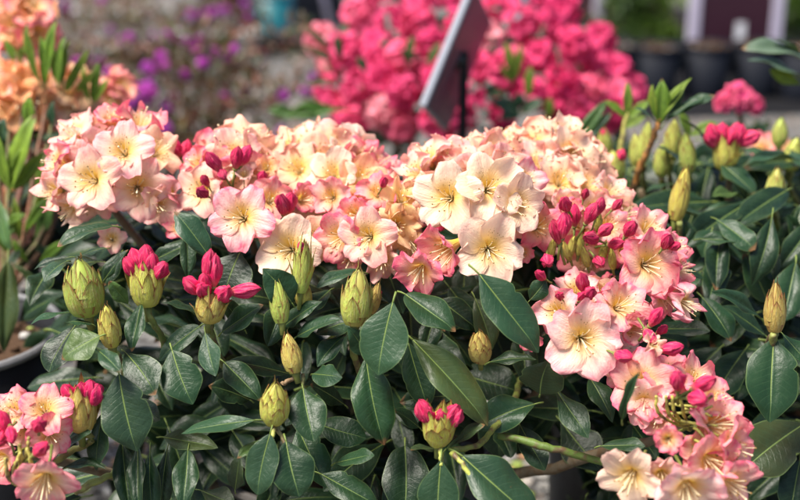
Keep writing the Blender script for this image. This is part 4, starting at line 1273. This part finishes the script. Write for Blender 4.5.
def bg_truss(plant, u, v, d, R, dr, col):
    s = px(R, d) / 1.2
    return link('flower_truss', rng.choice(BG_T), plant, frame(P(u, v, d), D(*dr), D(rng.uniform(-1, 1), rng.uniform(-1, 1), 0), (s, s, s)), (*jit(col[:3], .12), col[3]))


HP = [(.79, .058, .20, .1), (.70, .032, .16, .05), (.83, .125, .26, .15), (.75, .045, .185, .1), (.87, .33, .38, .3)]
eb = P(470, 90, 2.35)
HOTP = thing('rhododendron', 'hot pink rhododendron in full bloom behind the sign on a black stake', 'flowering shrub', (eb.x, eb.y, .2))
pot('nursery_pot', 'black pot under the hot pink rhododendron', (eb.x, eb.y, 0), .15, .12, .24, M_BLACKPOT)
for (u, v, d) in [(345, 58, 2.30), (322, 46, 2.38), (360, 92, 2.24), (330, 96, 2.30), (384, 118, 2.18), (352, 128, 2.22), (392, 28, 2.30), (420, 12, 2.34), (402, 62, 2.20), (378, 50, 2.3), (432, 50, 2.18), (440, 86, 2.12),
                  (404, 98, 2.16), (462, 10, 2.36), (500, 14, 2.32), (486, 44, 2.2), (520, 30, 2.24), (548, 26, 2.3), (505, 76, 2.14), (540, 62, 2.18), (572, 46, 2.24), (560, 88, 2.16), (592, 64, 2.28), (590, 96, 2.2),
                  (612, 78, 2.34), (618, 102, 2.3), (528, 100, 2.14), (470, 104, 2.12), (574, 118, 2.16), (612, 118, 2.24), (540, 4, 2.44), (440, -18, 2.44), (486, -24, 2.46), (400, 130, 2.18), (440, 125, 2.12), (480, 74, 2.16),
                  (410, -4, 2.44), (362, 20, 2.36), (630, 96, 2.4), (335, 72, 2.34), (382, 84, 2.2), (418, 30, 2.24), (462, 34, 2.22), (598, 40, 2.36), (382, 8, 2.4), (515, -8, 2.44), (376, 66, 2.26), (355, 108, 2.28), (342, 112, 2.3), (560, 10, 2.4), (452, 60, 2.18), (462, 122, 2.14), (500, 120, 2.16), (548, 112, 2.16)]:
    if v < 60 and u > 545:
        v += 6
    w = Vector(((u - 470) / 160, (110 - v) / 130, .8)).normalized()
    v -= 5
    col = HP[4] if rng.random() < .09 else rng.choice(HP[:4])
    if rng.random() < .45:
        bg_truss(HOTP, u + rng.uniform(-24, 24), v + rng.uniform(-20, 20), d + .08, rng.uniform(18, 24), (w.x, w.y, w.z), rng.choice(HP[:4]))
    bg_truss(HOTP, u, v, d, rng.uniform(21, 27), (w.x, w.y, w.z), col)
for (bu, bv, tu, tv, w, c, yg) in [(512, 82, 506, 42, 11, LIME, True), (512, 82, 522, 44, 10, LIME, True), (528, 98, 530, 66, 10, LIME, True), (512, 82, 498, 62, 8, LIME, True), (520, 112, 490, 100, 16, GREY, False), (520, 112, 542, 100, 14, GREY, False),
                                   (520, 114, 500, 118, 14, GREY, False), (516, 110, 520, 92, 12, GREY, False), (548, 118, 550, 98, 10, LIME, True), (408, 60, 412, 36, 9, LGRN, True), (340, 60, 336, 34, 9, OLIV, False), (332, 60, 318, 52, 9, OLIV, False),
                                   (440, 74, 446, 52, 9, LGRN, True), (410, 66, 402, 48, 8, OLIV, True), (428, 66, 440, 42, 10, LGRN, True), (366, 74, 358, 56, 9, OLIV, False), (330, 112, 300, 104, 12, (.08, .17, .03), False), (350, 110, 282, 114, 14, (.08, .17, .03), False),
                                   (300, 118, 268, 108, 12, (.06, .13, .03), False), (330, 60, 300, 44, 8, (.16, .08, .05), False), (335, 80, 306, 84, 8, (.14, .08, .05), False), (330, 50, 302, 24, 8, (.16, .08, .05), False)]:
    leaf(HOTP, bu, bv, tu, tv, w, 2.06, 2.05, (rng.uniform(-.4, .4), .4, .8), 'flat', c, young=yg)
for i in range(26):
    a = rng.uniform(-1, 1)
    bp = Vector((eb.x, eb.y, .22))
    e = P(470 + a * 150, rng.uniform(0, 110), rng.uniform(2.25, 2.45))
    if i < 10:
        branch(HOTP, [bp, bp.lerp(e, .5) + Vector((0, 0, -.03)), e], .008, .004, (.12, .08, .05), n=6)
deep_leaves(HOTP, 120, (340, 620), (10, 150), (2.32, 2.55), 40, [], None, .55)

# small magenta one
gb = P(740, 110, 1.95)
MAGP = thing('rhododendron', 'small magenta rhododendron blooming behind the red buds at right', 'flowering shrub', (gb.x, gb.y, .14))
pot('nursery_pot', 'small black pot under the magenta rhododendron', (gb.x, gb.y, 0), .10, .08, .17, M_BLACKPOT)
for (u, v, R) in [(738, 98, 20), (726, 104, 15), (752, 106, 15)]:
    bg_truss(MAGP, u, v, 1.92, R, ((u - 738) / 40, .7, .6), (.66, .035, .20, .9))
for i in range(26):
    u, v = rng.uniform(712, 775), rng.uniform(116, 150)
    leaf(MAGP, 740, 140, u, v, 12, 1.95, 1.95 + rng.uniform(-.1, .1), (rng.uniform(-.3, .3), .8, .4), 'flat', rng.choice([MIDG, OLIV, (.14, .12, .03)]))
branch(MAGP, [Vector((gb.x, gb.y, .15)), P(740, 150, 1.96), P(738, 108, 1.93)], .006, .004, (.14, .10, .05))

# ================================================================== PLANT SIGN on a black stake
sg = G(463, 120)
sd = 1.86
sp = P(463, 120, sd)
SIGN = thing('plant_sign', 'tilted grey edged sign board on a black stake among hot pink flowers', 'sign', (sp.x, sp.y, 0))
A, B_ = P(422, 106, sd - .02), P(472, -16, sd - .02)         # long near edge of the board
ed = (B_ - A).normalized()
depth = D(.25, .10, -.93)                               # the board runs away from the viewer
depth = (depth - ed * depth.dot(ed)).normalized()
nr = ed.cross(depth).normalized()
L, Wd, th = (B_ - A).length, .21, .011
mb = MB()
nn = [A + ed * (L * i) + depth * (Wd * j) + nr * (th * (k - .5)) - Vector((sp.x, sp.y, 0)) for k in (0, 1) for j in (0, 1) for i in (0, 1)]
mb.add(nn, [(0, 1, 3, 2), (4, 6, 7, 5), (0, 4, 5, 1), (2, 3, 7, 6), (0, 2, 6, 4), (1, 5, 7, 3)])
M_EDGE = plain("sign_grey", (.30, .32, .37), .35, .5, .15, 40, .05)
sm_ = mb.mesh('board', [M_EDGE], False)
so = link('board', sm_, SIGN, Matrix.Translation((sp.x, sp.y, 0)))
bv_ = so.modifiers.new('bevel', 'BEVEL')
bv_.width = .0025
bv_.segments = 2
mb = MB()
for sgn in (-1, 1):
    q = [A + ed * (L * i) + depth * (Wd * j) + nr * (sgn * (th * .5 + .0015)) - Vector((sp.x, sp.y, 0)) for (i, j) in ((.02, .05), (.98, .05), (.98, .97), (.02, .97))]
    mb.add(q, [(0, 1, 2, 3)])
link('face', mb.mesh('face', [plain("sign_face", (.15, .045, .075), .45, .4, .3, 20, 0)], False), SIGN, Matrix.Translation((sp.x, sp.y, 0)))  # rose base colour paints in the reflection of the pink flowers
mb = MB()
top = A + ed * (L * .42) + depth * (Wd * .40)
tp = P(464, 52, sd + .06)
mb.box((-.0065, -.0065, 0), (.0065, .0065, tp.z), 0)
st = link('stake', mb.mesh('stake', [plain("stake_black", (.012, .013, .015), .4, .5, .2, 80, .05)], False), SIGN, Matrix.Translation((tp.x, tp.y, 0)))
mb = MB()
mb.tube([tp + Vector((0, 0, -.012)), tp + (top - tp) * .5, top], .010, 0, 8)
mbo = link('bracket', mb.mesh('bracket', [plain("bracket_black", (.014, .014, .016), .4, .5, .2, 80, .05)]), SIGN, Matrix())

# ================================================================== FAR BACKGROUND
M_SMALL = None


def small_leaf_cloud(n, rx, ry, rz, size, seed, narrow=.4):
    """leaf sized faces spread through an uneven ellipsoid volume"""
    r = random.Random(seed)
    mb = MB()
    lumps = [(r.uniform(-.7, .7) * rx, r.uniform(-.7, .7) * ry, r.uniform(-.5, .8) * rz, r.uniform(.28, .5)) for _ in range(9)]
    for i in range(n):
        l = r.choice(lumps)
        q = Vector((r.gauss(0, 1), r.gauss(0, 1), r.gauss(0, 1))).normalized() * r.random() ** .45
        c = Vector((l[0] + q.x * rx * l[3], l[1] + q.y * ry * l[3], l[2] + q.z * rz * l[3]))
        y = (q + Vector((0, 0, .5)) + Vector([r.uniform(-.7, .7) for _ in range(3)])).normalized()
        n_ = Vector([r.uniform(-1, 1) for _ in range(2)] + [r.uniform(.2, 1.4)])
        x = y.cross(n_).normalized()
        z = x.cross(y)
        s = size * r.uniform(.6, 1.3)
        v = [c, c + y * s * .5 + x * s * narrow * .5 + z * s * .06, c + y * s - z * s * .12, c + y * s * .5 - x * s * narrow * .5 + z * s * .06]
        mb.add(v, [(0, 1, 2), (0, 2, 3)])
    return mb


def mat_cloud(name, cols, rough=.5, trans=.25):
    N = NT(name)
    t = N.n("ShaderNodeNewGeometry").outputs["Random Per Island"]
    rp = N.n("ShaderNodeValToRGB")
    el = rp.color_ramp.elements
    el[0].color, el[1].color = (*cols[0], 1), (*cols[-1], 1)
    for i, c in enumerate(cols[1:-1]):
        e = el.new((i + 1) / (len(cols) - 1))
        e.color = (*c, 1)
    N.t.links.new(t, rp.inputs[0])
    N.set(Base_Color=rp.outputs[0], Roughness=rough)
    N.translucent(rp.outputs[0], trans)
    return N.m


M_BRONZE = mat_cloud("bronze_leaves", [(.06, .09, .025), (.20, .05, .04), (.05, .08, .02), (.26, .09, .06), (.10, .15, .035), (.16, .035, .04), (.04, .07, .025), (.30, .24, .22)])
M_LIMEF = mat_cloud("lime_leaves", [(.05, .10, .015), (.14, .24, .03), (.09, .16, .02), (.20, .30, .05)])
M_GREENF = mat_cloud("green_leaves", [(.03, .06, .018), (.07, .13, .03), (.05, .09, .02)])


def shrub(name, label, base, rx, rz, n, size, mat, flowers=0, fcol=None, group=None, seed=1, h0=.10, fr=.03, fc2=None):
    t = thing(name, label, 'shrub', base, group)
    c = Vector(base) + Vector((0, 0, h0 + rz))
    link('foliage', small_leaf_cloud(n, rx, rx * .9, rz, size, seed).mesh('foliage', [mat]), t, Matrix.Translation(c))
    r = random.Random(seed + 50)
    mb = MB()
    for i in range(9):
        a = r.uniform(0, 6.28)
        e = Vector((math.cos(a) * rx * r.uniform(.2, .8), math.sin(a) * rx * .6, h0 + rz * r.uniform(.6, 1.8)))
        mb.tube([(0, 0, 0), e * .5 + Vector((0, 0, .02)), e], [.006, .004, .002], 0, 5)
    link('stem', mb.mesh('stem', [M_BARK]), t, Matrix.Translation(base), (.16, .09, .06, 1))
    for i in range(flowers):
        th_, zc = r.uniform(0, 6.28), r.uniform(-.2, 1)
        w = Vector((math.cos(th_) * math.sqrt(1 - zc * zc), -abs(math.sin(th_)) * math.sqrt(1 - zc * zc), zc))
        p = c + Vector((w.x * rx * .85, w.y * rx * .8, w.z * rz * .85))
        s = fr * r.uniform(.7, 1.2)
        col = fc2 if (fc2 and r.random() < .35) else fcol
        link('flower_truss', rng.choice(BG_T), t, frame(p, w, (r.uniform(-1, 1), .2, r.uniform(-1, 1)), (s, s, s)), (*jit(col[:3], .2), col[3]))
    return t


PURP = (.46, .055, .42, .0)
PALE = (.62, .60, .66, .0)
AZ = 'bronze leaved azaleas with purple flowers'
for i, (u, v, rx, rz, n, nf, lab) in enumerate([
    (98, 168, .24, .17, 950, 9, 'sparse bronze leaved azalea with purple flowers behind the apricot rhododendron'),
    (168, 152, .25, .18, 950, 10, 'bronze leaved azalea with purple flowers in front of the pale teal tub'),
    (236, 162, .24, .19, 1100, 3, 'reddish brown azalea with few purple flowers beside the grey gravel gap')]):
    g = G(u, v + 62)
    shrub('azalea', lab, (g.x, g.y, 0), rx, rz, int(n * 1.15), .030, M_BRONZE, nf + 16, PURP, AZ, 11 + i, .10, .015)
for i, (u, v, rx, rz, lab) in enumerate([(60, 64, .34, .14, 'low reddish azalea far back at the upper left corner'), (150, 62, .36, .15, 'low reddish azalea far back between the two teal tubs'), (222, 58, .20, .12, 'low olive and rust azalea far back left of the big teal tub')]):
    g = G(u, v)
    shrub('azalea', lab, (g.x, g.y, 0), rx, rz, 620, .040, M_BRONZE, 8, PURP, 'low azaleas far back', 31 + i, .03, .020)

# pale slabs and boxes of the far bed
M_CONC = plain("concrete", (.36, .36, .36), .8, .3, .3, 14, .4)
for (u, v, wd, hh, lab) in [(138, 20, .62, .05, 'pale concrete kerb stone at the back of the azalea bed'), (214, 46, .40, .06, 'short pale kerb stone under the teal tubs')]:
    g = G(u, v)
    mb = MB()
    mb.box((-wd / 2, -.05, 0), (wd / 2, .05, hh))
    o = link('kerb_stone', mb.mesh('kerb_stone', [M_CONC], False), None, Matrix.Translation(g))
    tag(o, lab, 'kerb stone')
    m_ = o.modifiers.new('bevel', 'BEVEL')
    m_.width = .012
    m_.segments = 2

for (u, v, r_, h_, lab) in [(274, 42, .088, .20, 'teal plant tub standing left of the dark box'), (192, 32, .062, .11, 'small teal plant tub among the azaleas')]:
    g = G(u, v)
    pot('plant_tub', lab, (g.x, g.y, 0), r_, r_ * .82, h_, M_TEAL, None, None)
g = G(302, 48)
mb = MB()
mb.box((-.16, -.12, 0), (.16, .12, .05))
mb.box((-.15, -.11, .05), (.15, .11, .055))
for k in range(5):
    mb.box((-.155 + k * .0775 - .004, -.123, .004), (-.155 + k * .0775 + .004, -.1205, .046))
o = link('plant_tray', mb.mesh('plant_tray', [M_BLACKPOT], False), None, Matrix.Translation(g))
tag(o, 'black plant tray on the gravel in front of the teal tub', 'tray')
g = G(312, 22)
t = thing('storage_box', 'dark slatted box behind the hot pink rhododendron at its left', 'box', (g.x, g.y, 0))
mb = MB()
for k in range(4):
    mb.box((-.14, -.12, .01 + k * .07), (.14, .12, .07 + k * .07))
link('side', mb.mesh('side', [M_NAVY], False), t, Matrix.Translation(g))
mb = MB()
mb.box((-.15, -.13, .291), (.15, .13, .305))
link('lid', mb.mesh('lid', [M_BLACKPOT], False), t, Matrix.Translation(g))
# pale leaning cane
M_LILAC = plain("lilac_paint", (.56, .50, .62), .5, .4, .15, 30, .1)
g = G(331, 30)
mb = MB()
mb.tube([(0, 0, 0), (-.05, 0, .25), (-.10, 0, .5)], .014, 0, 8)
o = link('cane', mb.mesh('cane', [M_LILAC]), None, Matrix.Translation(g))
tag(o, 'pale cane leaning beside the dark slatted box', 'cane')

# two maroon boards between pale posts
M_MAROON = plain("maroon_panel", (.045, .010, .022), .5, .4, .3, 10, .05)


def post_board(label, u0, u1, vb, d, pw):
    a, b = P(u0, vb, d), P(u1, vb, d)
    t = thing('display_board', label, 'sign board', ((a.x + b.x) / 2, a.y, 0), 'maroon boards between pale posts')
    c = Matrix.Translation(((a.x + b.x) / 2, a.y, 0))
    hw = (b.x - a.x) / 2
    for s_ in (-1, 1):
        mb = MB()
        mb.box((s_ * hw - pw / 2, -.012, 0), (s_ * hw + pw / 2, .012, .75))
        o = link('post', mb.mesh('post', [M_LILAC], False), t, c)
        q = o.modifiers.new('bevel', 'BEVEL')
        q.width = .003
    mb = MB()
    mb.box((-hw + pw / 2, -.006, max(.05, a.z)), (hw - pw / 2, .006, .74))
    link('panel', mb.mesh('panel', [M_MAROON], False), t, c)
    mb = MB()
    mb.box((-hw + pw / 2, -.008, .06), (hw - pw / 2, .008, .09))
    link('rail', mb.mesh('rail', [M_BLACKPOT], False), t, c)


post_board('maroon board between pale posts behind the black pots at upper right', 692, 774, 46, 4.45, .040)
post_board('maroon board between pale posts behind the hot pink rhododendron', 520, 597, 26, 4.6, .036)
# dark sheet added to paint shade on the ground under the pot rows
mb = MB()
q = [G(575, 122), G(905, 112), G(1010, 8), G(560, 8)]
mb.add([(a.x, a.y, .004) for a in q], [(0, 1, 2, 3)])
o = link('ground_shade_sheet', mb.mesh('ground_shade_sheet', [plain("ground_shade_sheet", (.011, .011, .013), .9, .1, .4, 40, .3)], False))
o['kind'] = 'structure'
# thin dark pole
g = G(650, 62)
mb = MB()
mb.tube([(0, 0, 0), (0, 0, .5), (0, 0, 1.1)], .012, 0, 8)
o = link('pole', mb.mesh('pole', [plain("pole_brown", (.03, .018, .02), .6)]), None, Matrix.Translation(g))
tag(o, 'thin dark upright pole between green potted shrubs', 'pole')

PG = 'black pots in rows at upper right'
k = 0
for row, vb in ((0, 97), (1, 66)):
    for u in ([612, 652, 706, 752, 798, 846] if row == 0 else [606, 634, 664, 730, 790, 818]):
        g = G(u + rng.uniform(-3, 3), vb + rng.uniform(-3, 3))
        h_ = .175 if row == 0 else .08
        names = ['at the front left end', 'second from the left', 'with a white plant label behind it', 'next to the magenta flowers', 'under the arching grey leaves', 'cut off by the picture edge']
        pot('nursery_pot', ('navy black pot in the front row of pots, ' if row == 0 else 'black pot in the back row of pots, ') + names[[612, 652, 706, 752, 798, 846].index(u) if row == 0 else [606, 634, 664, 730, 790, 818].index(u)],
            (g.x, g.y, 0), .082 if row == 0 else .085, .066, h_, M_NAVY if row == 0 else M_BLACKPOT, None, PG)
        if u in (606, 634, 664, 790, 818):
            lab = {606: 'dark green shrub in the back row pot at left', 634: 'lime green shrub in the back row pot left of the pole', 664: 'lime green shrub in the pot right of the pole',
                   790: 'bright green shrub right of the maroon board', 818: 'bright green shrub at the right picture edge'}[u]
            shrub('potted_shrub', lab, (g.x, g.y, h_ * .88), .16, .12, 520, .042, M_GREENF if u == 606 else M_LIMEF, 0, None, 'green shrubs in black pots', 60 + u, .0)
# white label stick
g = G(735, 84)
t = thing('plant_label', 'small white label on a stick among the black pots', 'plant label', (g.x, g.y, 0))
mb = MB()
mb.box((-.004, -.003, 0), (.004, .003, .16))
link('stick', mb.mesh('stick', [M_RIM], False), t, Matrix.Translation(g))
mb = MB()
mb.box((-.016, -.0055, .15), (.016, -.0032, .215))
link('card', mb.mesh('card', [plain("white_card", (.75, .74, .76), .5, .4, .05, 30, 0)], False), t, Matrix.Translation(g))
